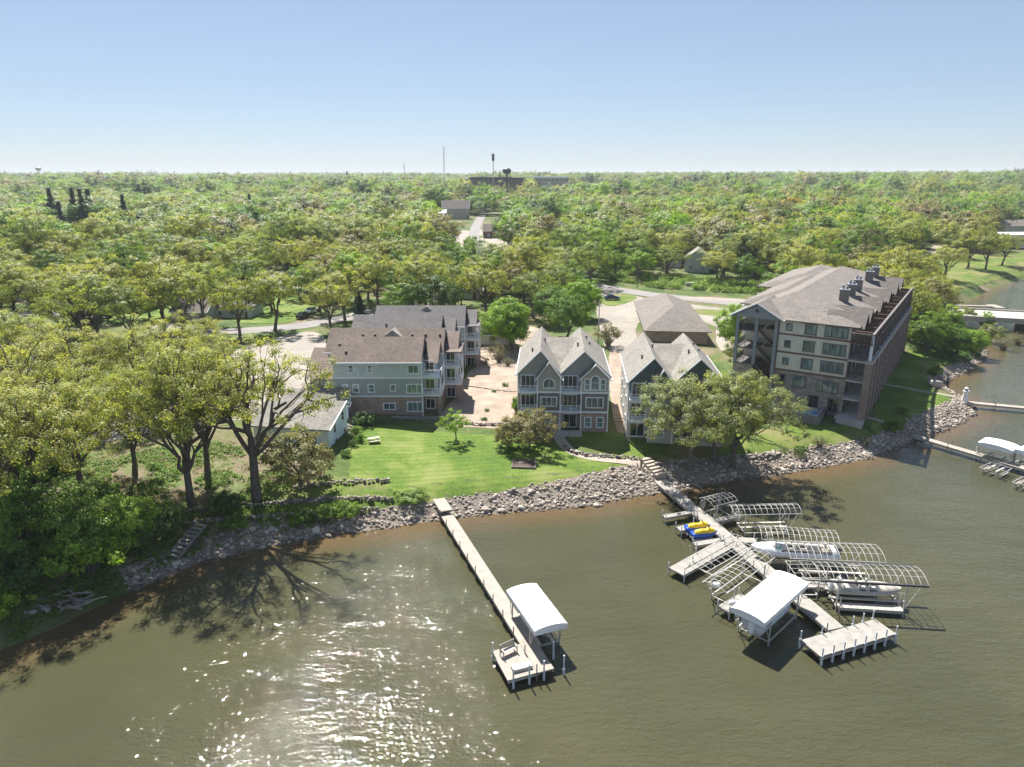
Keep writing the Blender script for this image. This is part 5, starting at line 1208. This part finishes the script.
def shrub(seed, H, Rw, leafm, NC=40, npc=60, ls=.22, spread=.6, bark='bark', twigs=14, flatz=.8):
    r = np.random.default_rng(seed); cl = []; mb = MB()
    for _ in range(NC):
        d = r.normal(size=3); d /= np.linalg.norm(d); d[2] = abs(d[2]) if r.random() < .8 else d[2] * .5
        q = r.random() ** .4 * r.uniform(.8, 1.1); cl.append(np.array([d[0] * Rw * q, d[1] * Rw * q, H * .42 + d[2] * H * .55 * q]))
    cl = np.array(cl)
    for q in cl[:twigs]: mb.path(bez(np.array([r.normal()*.15, r.normal()*.15, -.5]), q * np.array([.3,.3,.6]), q, 3, r, .06), [.06, .05, .03, .015], 4)
    return mb.mesh('stem', M[bark], True, fix=False), leaves('foliage', cl, npc, ls, spread, LM[leafm], seed + 3, flatz)
T = {}
# near oaks: dozens of thousands of leaf faces each
T['oakN'] = [broadleaf(11 + k, 1.0 * 18, 8.6, 5.2, .42, 'oak', 8, 5, 200, 120, .21, .98, sparse=.13, shape=.5, zlow=-.35) for k in range(4)]
T['oakwide'] = [broadleaf(31, 17.5, 9.5, 7.0, .5, 'oak', 8, 5, 170, 95, .21, .95, sparse=.1, zlow=-.3, lean=.4)]
T['oakshore'] = [broadleaf(41 + k, 14, 7.4, 4.0, .33, 'willow' if k != 1 else 'oak', 7, 5, 175, 130, .21, .95, zlow=-.65) for k in range(3)]
T['bright'] = [broadleaf(51 + k, 10.5, 5.2, 1.2, .28, 'bright', 6, 5, 230, 95, .26, .95, zlow=-.92, lean=.2) for k in range(2)]
T['green'] = [broadleaf(61 + k, 12, 5.5, 2.0, .3, 'green', 6, 5, 190, 85, .28, 1.05, zlow=-.8) for k in range(3)]
T['small'] = [broadleaf(71, 5.2, 2.3, 1.3, .1, 'bright', 5, 3, 45, 45, .2, .5, zlow=-.6, lean=.1)]
T['bushtree'] = [broadleaf(75, 6.2, 4.2, 1.0, .16, 'olive', 7, 4, 95, 80, .22, .7, zlow=-.7, lean=.2)]
# middle distance
T['oakM'] = [broadleaf(81 + k, 15, 7.2, 4.6, .38, 'oak' if k < 4 else 'oakfresh', 6, 4, 105, 78, .35, 1.15, sides=5, zlow=-.25) for k in range(6)]
T['greenM'] = [broadleaf(91 + k, 15, 6.6, 3.0, .32, ('green','dark','green','bright','willow','green')[k], 5, 3, 95, 78, .38, 1.2, sides=5, zlow=-.6) for k in range(6)]
T['oliveM'] = [broadleaf(101 + k, 14, 6.4, 3.6, .32, 'olive', 6, 4, 85, 66, .36, 1.1, sides=5, zlow=-.4) for k in range(2)]
T['redM'] = [broadleaf(105, 10, 4.6, 2.4, .25, 'red', 5, 3, 60, 40, .45, 1.0, sides=5, zlow=-.5)]
T['yellowM'] = [broadleaf(107, 12, 6, 2.4, .25, 'yellow', 5, 3, 70, 40, .5, 1.1, sides=5, zlow=-.5)]
T['spruce'] = [conifer(111, 20, 5.0, tiers=26, npc=26, ls=.62), conifer(112, 17, 4.6, tiers=24, npc=26, ls=.62), conifer(113, 9.5, 2.3, tiers=20, npc=18)]
T['hedgecol'] = [conifer(114, 9, 1.4, 'dark', 22, .4, 13, .02)]
T['bush'] = [shrub(121, 2.6, 2.2, 'green'), shrub(122, 3.6, 2.6, 'bright', 55), shrub(123, 3.0, 2.6, 'dark', 55), shrub(124, 1.5, 1.1, 'green', 20, 50, .18, .4)]
T['deadbush'] = [shrub(131, 3.8, 2.8, 'olive', 60, 9, .2, .6, 'barklight', 60), shrub(132, 4.4, 3.2, 'olive', 80, 42, .2, .6, 'barklight', 40)]
T['willow'] = [broadleaf(141, 7, 3.9, 1.0, .2, 'willow', 6, 4, 90, 80, .24, .7, zlow=-.8, lean=.2)]
KEEP = []
def undergrowth(label, polypx, n, mat, size=.2, per=16, spread=.35, seed=1, name='undergrowth', hz=.9):
    poly = [G(*p).xy for p in polypx]; A = np.array([tuple(p) for p in poly]); r = np.random.default_rng(seed)
    Q = r.uniform(A.min(0), A.max(0), (n * 3, 2)); Q = Q[inpoly(Q, [Vector(p) for p in A])]
    k = np.array([mnoise.noise(Vector((x * .22, y * .22, seed))) for x, y in Q]); Q = Q[k > -.08][:n]
    Q = Q[sdist(Q[:,0], Q[:,1]) > .4]
    z = gz(Q[:,0], Q[:,1]); cl = np.stack([Q[:,0], Q[:,1], z + r.uniform(.05, .3, len(Q)) * hz], 1)
    o = link(name, leaves(name, cl, per, size, spread, LM[mat], seed, .7, 1.0, body=0)); return tag(o, label, 'undergrowth', kind='stuff')
WOOD = ((0,650),(60,615),(130,580),(200,552),(262,535),(330,524),(330,512),(280,508),(262,495),(300,480),(255,470),(235,440),(150,440),(60,465),(0,480))
undergrowth('low green undergrowth under the oaks of the left shore', WOOD, 3400, 'green', .2, 18, .42, 4)
undergrowth('pale yellowish weeds and litter under the oaks of the left shore', WOOD, 1700, 'olive', .14, 14, .35, 9)
undergrowth('weeds along the terrace walls left of the lawn', ((230,520),(300,512),(395,505),(385,513),(300,522),(240,530)), 420, 'bright', .16, 16, .3, 6)
undergrowth('scrub along the far edge of the main road', ((600,279),(660,289),(720,293),(790,296),(800,288),(720,282),(640,274),(600,270)), 2600, 'green', .4, 16, 1.0, 8, hz=5)
undergrowth('brush along the bank below the bridge', ((940,372),(1000,352),(1012,342),(990,338),(940,345),(905,345),(912,352)), 700, 'dark', .3, 16, .7, 12, hz=3)
def plant(kind, var, pos, s=1.0, sz=None, name='oak_tree', label='', cat='tree', group=None, rot=None, parts=('trunk', 'crown')):
    tm, cm = T[kind][var % len(T[kind])]
    t = thing(name, label, cat, pos, random.uniform(0, 6.28) if rot is None else rot, group); t.scale = (s, s, s if sz is None else sz)
    link(parts[0], tm, t); link(parts[1], cm, t); KEEP.append((pos[0], pos[1], 4.0 * s)); return t
# --- left foreground grove
for kind, v, px, py, s, sz, rot, lab in (
  ('oakN', 0, 47, 535, 1.0, 1.0, .5, 'big oak with a forked dark trunk nearest the lower left corner of the picture'),
  ('oakN', 1, 84, 497, .85, .92, 2.0, 'slimmer oak right behind the forked trunk oak at the left'),
  ('oakN', 2, 192, 506, 1.0, 1.13, 4.1, 'tallest foreground oak, its thick trunk above the small wooden shore steps'),
  ('oakN', 3, 208, 479, .82, 1.0, 1.2, 'oak close behind the tallest foreground oak, thinner trunk'),
  ('oakwide', 0, 257, 500, 1.0, 1.12, 3.6, 'wide sparse oak with bare crooked limbs beside the pale blue cottage'),
  ('oakN', 0, 135, 474, .72, .8, 3.3, 'young oak by the driveway between the two big foreground oaks'),
  ('oakN', 1, 10, 470, 1.0, 1.0, 5.0, 'oak cut by the left picture edge above the shoreline thicket'),
  ('oakN', 3, 75, 425, .95, .9, .3, 'broad yellow-green oak above the driveway at the left'),
  ('oakN', 2, 150, 420, .9, .85, 5.9, 'round oak over the pale driveway left of the cottage roofs'),
  ('oakN', 0, 14, 400, .9, .9, 1.9, 'pale oak at the left picture edge behind the thicket oaks'),
  ('oakN', 2, 222, 402, .7, .65, 1.1, 'small oak at the edge of the pale driveway behind the wide sparse oak'),
  ('oakN', 1, 188, 392, .8, .8, 2.8, 'low spreading oak in front of the grey bungalow'),
  ('oakN', 3, -20, 510, 1.0, 1.0, 2.3, 'oak whose branches reach in from beyond the left edge over the shore')):
    plant(kind, v, G(px, py), s, sz, label=lab, rot=rot, group='oaks on the left shore')
# --- oaks on the shore before the teal house
for v, px, py, s, sz, rot, lab in ((0, 689, 470, 1.0, 1.0, 0.4, 'leftmost of the three leaning oaks on the riprap, bent trunk'), (1, 715, 463, .88, .98, 2.6, 'middle oak of the three on the riprap, thinnest trunk'),
                                    (2, 733, 468, 1.02, 1.04, 4.6, 'right oak of the three on the riprap, next to the pool terrace')):
    plant('oakshore', v, G(px, py), s, sz, label=lab, rot=rot, group='three oaks on the riprap')
# --- garden trees and shrubs around the buildings
def Sh(kind, v, px, py, s, lab, cat='shrub', name='shrub', sz=None, parts=('stem', 'foliage'), group=None): return plant(kind, v, G(px, py), s, sz, name, lab, cat, group, None, parts)
plant('small', 0, G(456, 441), 1.0, name='young_tree', label='small bright green young tree on the main lawn', cat='tree')
plant('bushtree', 0, G(529, 449), 1.0, name='crabapple_tree', label='low olive crabapple tree spreading in front of the grey townhouse', cat='tree')
plant('bushtree', 0, G(300, 484), 1.25, 1.15, 'olive_tree', 'low pale olive tree in front of the pale blue cottage', 'tree')
plant('bushtree', 0, G(508, 447), .6, name='crabapple_tree', label='smaller crabapple tree at the left side of the olive one', cat='tree')
plant('bright', 0, G(512, 350), 1.12, 1.15, 'maple_tree', 'dense round bright green maple behind the gravel yard', 'tree')
plant('bright', 1, G(498, 343), .8, .9, 'maple_tree', 'smaller bright green maple touching the left side of the dense round one', 'tree')
plant('green', 0, G(567, 338), .95, .95, 'maple_tree', 'green tree straight behind the grey townhouse ridge', 'tree')
plant('bright', 1, G(583, 318), .95, 1.1, 'maple_tree', 'tall yellow-green tree behind the light pole by the parked blue car', 'tree')
plant('green', 1, G(550, 325), .8, .8, 'maple_tree', 'mid green tree between the round maple and the grey townhouse', 'tree')
plant('bright', 0, G(735, 350), .95, 1.0, 'maple_tree', 'bright green tree between the garage block and the five storey block', 'tree')
plant('willow', 0, G(742, 370), .95, 1.1, 'willow_tree', 'grey-green willowy tree at the foot of the stair tower', 'tree')
plant('deadbush', 1, G(608, 346), 1.0, 1.25, 'smoke_tree', 'brown leafless looking round tree beside the driveway behind the grey townhouse', 'tree', parts=('stem', 'foliage'))
plant('deadbush', 0, G(499, 362), .95, 1.1, 'leafless_tree', 'bare brown branched small tree at the back of the gravel yard', 'tree', parts=('stem', 'foliage'))
for px, py, s in ((508, 366, .5), (486, 364, .4)): Sh('deadbush', 0, px, py, s, 'bare twiggy bush %s of the bare small tree in the gravel yard' % ('right' if px > 499 else 'left'))
Sh('bush', 1, 687, 336, .8, 'left one of two bright green bushes at the garage block front'); Sh('bush', 1, 673, 338, .6, 'small bright bush left of its taller twin at the garage block front')
Sh('deadbush', 1, 339, 408, .8, 'brown-tipped rounded arborvitae at the corner of the sage condominium', sz=1.0)
Sh('bush', 0, 411, 499, 1.0, 'clipped oval green bush on the lawn edge above the left dock', sz=.45)
Sh('bush', 3, 516, 412, .8, 'narrow clipped shrub against the left flank of the grey townhouse', sz=1.9); Sh('bush', 3, 516, 424, .8, 'round yellow-green shrub at the left corner of the grey townhouse')
for px, py, s, l in ((484,420,.5,'first small weed clump in the gravel yard, nearest the lawn'), (487,411,.45,'small leafy plant in the middle of the gravel yard'), (505,386,.6,'spreading low juniper on the gravel yard terrace'), (494,392,.4,'tiny round plant on the stone line of the gravel yard')):
    Sh('bush', 3, px, py, s, l, 'plant', 'garden_plant', sz=s * .7)
for px, py, s, l in ((353,446,.32,'dark shrub at the sunny wall of the pale blue cottage'), (357,434,.5,'shrub between the cottage and the sage condominium'), (346,456,.38,'low brown-green shrub in the cottage shade'), (360,441,.45,'small round shrub on the lawn right of the cottage'), (365,425,.7,'dark shrub before the foundation of the sage condominium')):
    Sh('bush', 2 if 'dark' in l else 0, px, py, s, l)
for px, py, s, l in ((800,453,.5,'round green shrub at the riprap edge below the pool terrace'), (820,447,.55,'reddish twiggy shrub on the grass above the riprap'), (893,432,.8,'dark shrub at the shore end of the lower right dock'), (866,446,.4,'small plant on the grass right of the reddish shrub'),
                  (934,376,.7,'shrub beside the rounded boulder on the bay shore'), (903,414,.5,'low shrub in the shade of the five storey block')):
    Sh('deadbush' if 'reddish' in l else 'bush', 0, px, py, s, l)
# thicket on the left shore
for v, kind, px, py, s, l in ((2,'bush',15,590,1.3,'dark bush at the left picture edge above the driftwood'), (0,'bush',45,565,1.5,'big leafy bush behind the driftwood'), (1,'bush',88,575,1.7,'bright leafy bush standing highest over the driftwood'), (1,'bush',115,560,1.3,'light green bush right of the highest shoreline bush'),
                  (2,'bush',140,545,1.2,'dark green bush on the bank left of the shore steps'), (2,'bush',165,535,1.0,'small dark bush just left of the shore steps'), (0,'bush',5,545,1.6,'leafy bush at the left edge behind the dark one'), (1,'bush',60,540,1.5,'leafy bush around the foot of the forked oak'),
                  (1,'bush',25,480,1.5,'sunlit yellow-green undergrowth bush behind the forked oak'), (1,'bush',60,470,1.3,'second sunlit bush behind the forked oak, further right'), (0,'bush',105,505,1.1,'green bush between the two left trunks'), (2,'bush',225,512,.9,'dark bush right of the tallest oak trunk'),
                  (0,'bush',235,530,.8,'low green bush on the lowest terrace wall'), (0,'bush',330,520,.8,'green ivy-like bush on the lowest terrace, right part'), (0,'bush',348,517,.8,'green bush next to the ivy-like one on the lowest terrace'),
                  (0,'bush',300,523,.7,'small green bush left of the two on the lowest terrace'), (1,'bush',2,620,1.0,'pale green bush hanging over the water at the left edge')):
    Sh(kind, v, px, py, s, l, group='bushes of the left shore')
plant('green', 2, G(88, 566), .78, .75, 'bank_tree', 'bright leafy young tree leaning over the driftwood pile', 'tree')
plant('bright', 1, G(125, 548), .6, .6, 'bank_tree', 'light green small tree on the bank left of the shore steps', 'tree')
plant('green', 0, G(20, 560), .85, .85, 'bank_tree', 'dark small tree at the left picture edge over the shore', 'tree')
# bushes right of the big block
for kind, v, px, py, s, sz, l in (('green',0,925,352,.85,.8,'large green tree filling the corner right of the five storey block'), ('bright',0,943,338,.85,.8,'bright green bushy tree behind the large corner tree'), ('green',2,955,356,.7,.6,'mid green bushy tree by the bay shore, centre of the clump'),
                  ('bright',1,972,353,.62,.6,'bright green bushy tree at the right end of the clump'), ('willow',0,990,342,.8,.75,'grey-green bush overhanging the inlet beside the bridge'), ('green',1,915,335,.8,.85,'green tree just behind the rear corner of the five storey block'),
                  ('willow',0,962,325,.9,.9,'grey-green tree before the small bay dock'), ('bright',0,985,330,.45,.5,'small bright bush at the left bridge end')):
    plant(kind, v, G(px, py), s, sz, 'inlet_tree', l, 'tree')
Sh('deadbush', 0, 1003, 350, 1.0, 'bare brown brush under the left bridge end'); Sh('deadbush', 0, 1018, 345, .9, 'bare brush at the right edge below the bridge')
# --- hand placed middle-distance trees
mid = [('oakM',3,275,331,.95),('oakM',0,345,320,.95),('oakM',1,240,336,.85),('oakM',5,320,312,.9),('greenM',2,300,300,.8),('oakM',0,110,318,1.0),('oakM',1,68,322,1.05),('oakM',2,150,318,.8),('oakM',3,178,315,1.0),('oakM',4,205,325,1.0),('oakM',5,248,302,1.0),('oakM',0,272,312,.75),('oakM',2,332,332,.95),('oakM',1,290,290,1.0),('oakM',3,20,325,1.0),
       ('oakM',1,368,300,.95),('oakM',2,378,308,.95),('oakM',0,400,302,.9),('oakM',3,430,303,.95),('oakM',5,455,310,.95),('oakM',1,485,296,.9),('oakM',2,510,290,.9),('oakM',0,530,292,1.0),('oakM',3,546,300,1.0),('oakM',5,573,294,1.0),('oakM',4,590,288,.9),
       ('greenM',0,462,305,.6),('greenM',3,440,300,.55),('oakM',1,345,285,1.0),('oakM',3,312,278,1.0),('oakM',0,228,290,1.0),('oakM',2,200,285,1.0),('oakM',5,165,288,1.0),('oakM',1,130,285,1.0),('oakM',3,95,290,1.0),('oakM',0,60,285,1.0),('oakM',2,25,290,1.0),
       ('greenM',3,640,281,.75),('greenM',0,615,278,.7),('oakM',4,668,278,.9),('oakM',5,724,276,.95),('oakM',1,720,285,.9),('greenM',5,745,288,.8),('oakM',2,775,282,.95),('oakM',3,735,270,1.0),('oakM',0,680,265,1.0),('oakM',5,650,262,1.0),('oakM',4,625,262,.95),
       ('oakM',1,945,280,.9),('oakM',0,968,268,1.0),('oakM',2,985,270,1.05),('oakM',3,1002,265,.95),('oakM',4,958,258,.95),('greenM',1,586,250,1.15),('greenM',4,545,240,1.0),('oakM',2,920,285,.9),('oakM',5,890,272,1.0),('oakM',0,865,262,1.0),
       ('oakM',3,840,262,1.0),('oakM',1,815,258,1.0),('greenM',3,408,240,1.2),('greenM',0,425,240,1.25),('oakM',4,510,250,.8),('bright',0,508,246,1.0),('willow',0,575,300,1.0),('bright',0,470,252,.8)]
IND = []
for kind, v, px, py, s in mid: p = G(px, py); IND.append([kind, v, p.x, p.y, s * random.uniform(.92, 1.06), None])
for v, px, py, s in ((0,57,238,1.5),(0,80,240,1.45),(0,88,242,1.4),(1,95,239,1.6),(1,66,246,1.3),(2,361,321,.9),(2,394,317,.8),(0,129,244,1.3),(1,284,232,1.2),(1,252,226,1.2),(1,500,205,.9),(2,522,258,.9)): p = G(px, py); IND.append(['spruce', v, p.x, p.y, s, None])
for px, py in ((66,322),(72,323),(78,322),(84,323),(91,322),(98,323)): p = G(px, py); IND.append(['hedgecol', 0, p.x, p.y, .8, 'row of columnar evergreens'])
for kind, px, py, s in (('yellowM',6,256,1.3),('yellowM',787,226,1.75),('yellowM',225,214,1.4),('redM',286,232,1.1),('redM',208,215,1.3),('redM',412,205,1.4),('redM',440,238,.7)): p = G(px, py); IND.append([kind, 0, p.x, p.y, s, None])
# --- the rest of the wood: jittered positions outside roads, lots, lawns and buildings
BOX = []
bpy.context.view_layer.update()
for o in C.objects:
    if o.get('category') in ('house', 'apartment house', 'garage', 'warehouse', 'pool', 'bridge', 'building'):
        cs = [c.matrix_world @ Vector(v) for c in o.children if c.type == 'MESH' for v in c.bound_box]
        if cs: BOX.append((min(c.x for c in cs) - 3, max(c.x for c in cs) + 3, min(c.y for c in cs) - 4, max(c.y for c in cs) + 3))
SHA = [np.array([tuple(p[:2]) for p in s]) for s in SHEETS]
def blocked(x, y, marg=2.0):
    for a, b_, c_, d_ in BOX:
        if a < x < b_ and c_ < y < d_: return True
    for s in SHA:
        if s[:,0].min() - marg < x < s[:,0].max() + marg and s[:,1].min() - marg < y < s[:,1].max() + marg:
            if inpoly(np.array([[x, y]]), s)[0] or np.min(np.hypot(s[:,0] - x, s[:,1] - y)) < marg: return True
    return False
# open sight lines kept clear: (x0,x1,y0,y1)
def seen_px(x, y, z=5):
    dz = z - HC; fw = y * cp - dz * sp; return CX + FPX * x / fw, CY - FPX * (y * sp + dz * cp) / fw
CLEAR = [(45, 105, 240, 262), (764, 806, 226, 243), (444, 510, 205, 280), (428, 468, 210, 246), (546, 576, 226, 268), (678, 714, 262, 292), (252, 282, 225, 262), (380, 405, 236, 252), (335, 356, 238, 254), (430, 505, 205, 250), (545, 572, 228, 242), (675, 712, 262, 280), (255, 300, 225, 232), (985, 1040, 232, 262), (600, 780, 280, 340), (300, 480, 322, 400), (200, 330, 338, 470), (475, 560, 325, 345), (940, 1030, 280, 330), (215, 300, 300, 330), (420, 470, 203, 222)]
near_xy = [(k[0], k[1]) for k in KEEP] + [(i[2], i[3]) for i in IND]
rr = random.Random(5); cand = []
y = 150.0
while y < 620:
    stepy = 9.6 + (y - 150) * .014; x = -.80 * y - 20
    while x < .80 * y + 20:
        q = (x + rr.uniform(-3.2, 3.2), y + rr.uniform(-3, 3)); cand.append(q); x += stepy
    y += stepy
GRID = {}
for q in near_xy: GRID.setdefault((int(q[0] // 8), int(q[1] // 8)), []).append(q)
fill = []
for x, y in cand:
    px, py = seen_px(x, y)
    if sdist(x, y) < 5 or blocked(x, y): continue
    if any(a < px < b_ and c_ < py < d_ for a, b_, c_, d_ in CLEAR): continue
    i, j = int(x // 8), int(y // 8)
    if any((x - a) ** 2 + (y - b_) ** 2 < (6.2 if y < 300 else 5) ** 2 for di in (-1,0,1) for dj in (-1,0,1) for a, b_ in GRID.get((i+di, j+dj), [])): continue
    GRID.setdefault((i, j), []).append((x, y)); fill.append((x, y))
def kindat(x, y):
    u = rr.random(); oakish = mnoise.noise(Vector((x * .012, y * .012, 2))) * .55 + (.62 if y < 260 else .34 if y < 360 else .08)
    if u < oakish: return 'oakM'
    u = rr.random()
    return 'greenM' if u < .76 else 'oliveM' if u < .93 else 'spruce' if u < .96 else 'oakM' if u < .985 else 'redM'
fill.sort(key=lambda q: q[1] + .15 * abs(q[0]))
NIND = 300 - len([k for k in KEEP]) - len(IND) + 60
FARPTS = []
for n, (x, y) in enumerate(fill):
    k = kindat(x, y); s = rr.uniform(.85, 1.25) * (.95 if y < 240 else 1.18 if y < 360 else 1.35)
    if k == 'spruce': s *= .7
    px, py = seen_px(x, y)
    if n < NIND and -40 < px < 1064: IND.append([k, rr.randrange(6), x, y, s, None])
    else: FARPTS.append((x, y, k, s))
# labels: what the tree looks like, the landmark it stands next to, and its rank there
LAND = [(0, 'left of the spruce group'), (110, 'above the grey bungalow'), (225, 'above the bungalow lawn'), (330, 'above the sage condominium'), (470, 'above the round bright maple'), (540, 'above the grey townhouse'), (620, 'above the garage block'), (740, 'above the stair tower gable'), (860, 'above the five storey block'), (950, 'above the inlet bay')]
NAMES = {'oakM': ('oak_tree', 'yellow-green oak'), 'greenM': ('broadleaf_tree', 'round green tree'), 'oliveM': ('ash_tree', 'olive brown tree'), 'redM': ('plum_tree', 'dark red tree'), 'yellowM': ('flowering_tree', 'bright yellow tree'), 'spruce': ('spruce_tree', 'dark narrow spruce'), 'hedgecol': ('cypress_tree', 'dark columnar evergreen'), 'bright': ('maple_tree', 'bright green round tree'), 'willow': ('willow_tree', 'grey-green willowy tree')}
ORD = ['first', 'second', 'third', 'fourth', 'fifth', 'sixth', 'seventh', 'eighth', 'ninth', 'tenth'] + ['%dth' % k for k in range(11, 60)]
VARN = {('greenM',1): 'dark green tree', ('greenM',3): 'bright green tree', ('greenM',4): 'grey-green tree', ('oakM',4): 'fresh green oak', ('oakM',5): 'fresh green oak'}
zones = {}
for it in IND:
    k, v, x, y, s, grp = it; px, py = seen_px(x, y); zi = max(i for i, (a, _) in enumerate(LAND) if px >= a or i == 0)
    nm = VARN.get((k, v % len(T[k])), NAMES[k][1]); zones.setdefault((nm, zi), []).append(it)
for (nm, zi), items in zones.items():
    items.sort(key=lambda i: i[3])
    for r_i, it in enumerate(items):
        k, v, x, y, s, grp = it
        lab = '%s %s' % (nm, LAND[zi][1]) + ('' if len(items) == 1 else ', %s nearest there' % ORD[min(r_i, 59)] if r_i else ', nearest there')
        t = plant(k, v, (x, y, g(x, y) - .1), s, s * (rr.uniform(.88, 1.1)), NAMES[k][0], lab, 'tree', grp or ('trees of the town wood'))
# --- the far wood as one mass (too many to count)
def farlod(seed, leafm, H=14, Rw=7.2, n=2900, s=.64, con=False):
    r = np.random.default_rng(seed); cl = []
    if con:
        for i in range(40): f = r.random() ** .7; a = r.uniform(0, 6.28); e = 2.6 * (1 - f); cl.append((math.cos(a) * e, math.sin(a) * e, 2 + f * 15))
        return leaves('crown', np.array(cl), 8, 1.0, .9, LM[leafm + '_far'], seed, .7)
    for i in range(52):
        d = r.normal(size=3); d /= np.linalg.norm(d); d[2] = abs(d[2]) if r.random() < .8 else d[2] * .6
        q = r.random() ** .35 * r.uniform(.8, 1.15); cl.append((d[0] * Rw * q, d[1] * Rw * q, H * .5 + d[2] * H * .48 * q))
    return leaves('crown', np.array(cl), n // 52, s, 1.75, LM[leafm + '_far'], seed, .7, 1.0, body=1.3, jit=.22)
FK = ['oak', 'green', 'dark', 'bright', 'willow', 'olive', 'oakfresh', 'green', 'red', 'spruce', 'green']
protos = []
for i, k in enumerate(FK):
    me = farlod(200 + i, k, con=(k == 'spruce')); protos.append(D.objects.new('far_tree_%d' % i, me))
col = D.collections.new('far_tree_kinds')
for i, o in enumerate(protos): col.objects.link(o)
pts = []; rr = np.random.default_rng(3)
kmap = {'oakM': (0, 6), 'greenM': (1, 2, 3, 4, 7, 10), 'oliveM': (5,), 'redM': (8,), 'spruce': (9,), 'yellowM': (3,)}
for x, y, k, s in FARPTS: pts.append((x, y, float(gz(np.array([x]), np.array([y]))[0]), int(rr.choice(kmap[k])), s * 1.08, s * 1.0))
def ring(y0, y1, sp_, s, sz):
    n = int(.5 * (1.66) * (y1 * y1 - y0 * y0) / (sp_ * sp_))
    yy = np.sqrt(rr.uniform(y0 * y0, y1 * y1, n)); xx = rr.uniform(-.83, .83, n) * yy; zz = gz(xx, yy); dd = sdist(xx, yy)
    kk = rr.choice(len(FK), n, p=[.10,.17,.10,.20,.09,.10,.09,.09,.005,.005,.05])
    for x, y, z, k, d in zip(xx, yy, zz, kk, dd):
        if d < 8: continue
        px, py = seen_px(x, y)
        u = rr.uniform(.75, 1.2); pts.append((x, y, z, int(k), s * u, sz * u * rr.choice([.8, .9, 1, 1, 1, 1.2, 1.45])))
ring(620, 1000, 16, 1.7, 1.35); ring(1000, 1900, 23, 2.2, 1.5); ring(1900, 3600, 30, 2.6, 1.5); ring(3600, 7500, 62, 5.5, 1.6)
me = D.meshes.new('forest'); me.vertices.add(len(pts)); A = np.array(pts, float); me.vertices.foreach_set('co', A[:, :3].ravel().astype(np.float32))
for nm, ty, data in (('kind_id', 'INT', A[:,3].astype(np.int32)), ('rotz', 'FLOAT', rr.uniform(0, 6.28, len(pts)).astype(np.float32))):
    a = me.attributes.new(nm, ty, 'POINT'); a.data.foreach_set('value', data)
a = me.attributes.new('size', 'FLOAT_VECTOR', 'POINT'); a.data.foreach_set('vector', np.stack([A[:,4], A[:,4], A[:,5]], 1).ravel().astype(np.float32))
me.update(); fo = tag(link('forest', me), 'unbroken green treetops of the town reaching to the horizon', 'forest', kind='stuff')
ng = D.node_groups.new('far_trees', 'GeometryNodeTree'); ng.interface.new_socket('Geometry', in_out='INPUT', socket_type='NodeSocketGeometry'); ng.interface.new_socket('Geometry', in_out='OUTPUT', socket_type='NodeSocketGeometry')
gi = ng.nodes.new('NodeGroupInput'); go = ng.nodes.new('NodeGroupOutput'); ip = ng.nodes.new('GeometryNodeInstanceOnPoints'); ci = ng.nodes.new('GeometryNodeCollectionInfo')
ci.inputs['Collection'].default_value = col; ci.inputs['Separate Children'].default_value = True; ci.inputs['Reset Children'].default_value = True
def nat(name, ty):
    n = ng.nodes.new('GeometryNodeInputNamedAttribute'); n.data_type = ty; n.inputs['Name'].default_value = name; return n.outputs['Attribute']
ng.links.new(gi.outputs[0], ip.inputs['Points']); ng.links.new(ci.outputs[0], ip.inputs['Instance']); ip.inputs['Pick Instance'].default_value = True
ng.links.new(nat('kind_id', 'INT'), ip.inputs['Instance Index']); ng.links.new(nat('size', 'FLOAT_VECTOR'), ip.inputs['Scale'])
cx = ng.nodes.new('ShaderNodeCombineXYZ'); ng.links.new(nat('rotz', 'FLOAT'), cx.inputs[2]); ng.links.new(cx.outputs[0], ip.inputs['Rotation'])
ng.links.new(ip.outputs[0], go.inputs[0]); md = fo.modifiers.new('trees', 'NODES'); md.node_group = ng
print('trees individual', len(IND) + len(KEEP), 'mass', len(pts))
# ------------------------------------------------------------------ air
HAZE_DENSITY = 1.15e-4
m = D.materials.new('haze_air'); m.use_nodes = True; t = m.node_tree; t.nodes.clear()
out = t.nodes.new('ShaderNodeOutputMaterial'); v = t.nodes.new('ShaderNodeVolumePrincipled'); v.inputs['Color'].default_value = (.88,.93,1,1); v.inputs['Density'].default_value = HAZE_DENSITY; v.inputs['Anisotropy'].default_value = 0
t.links.new(v.outputs[0], out.inputs['Volume'])
b = MB(); b.box(-9500, 9500, -9500, 9500, -7, 80); tag(b.build('haze', m), kind='stuff')
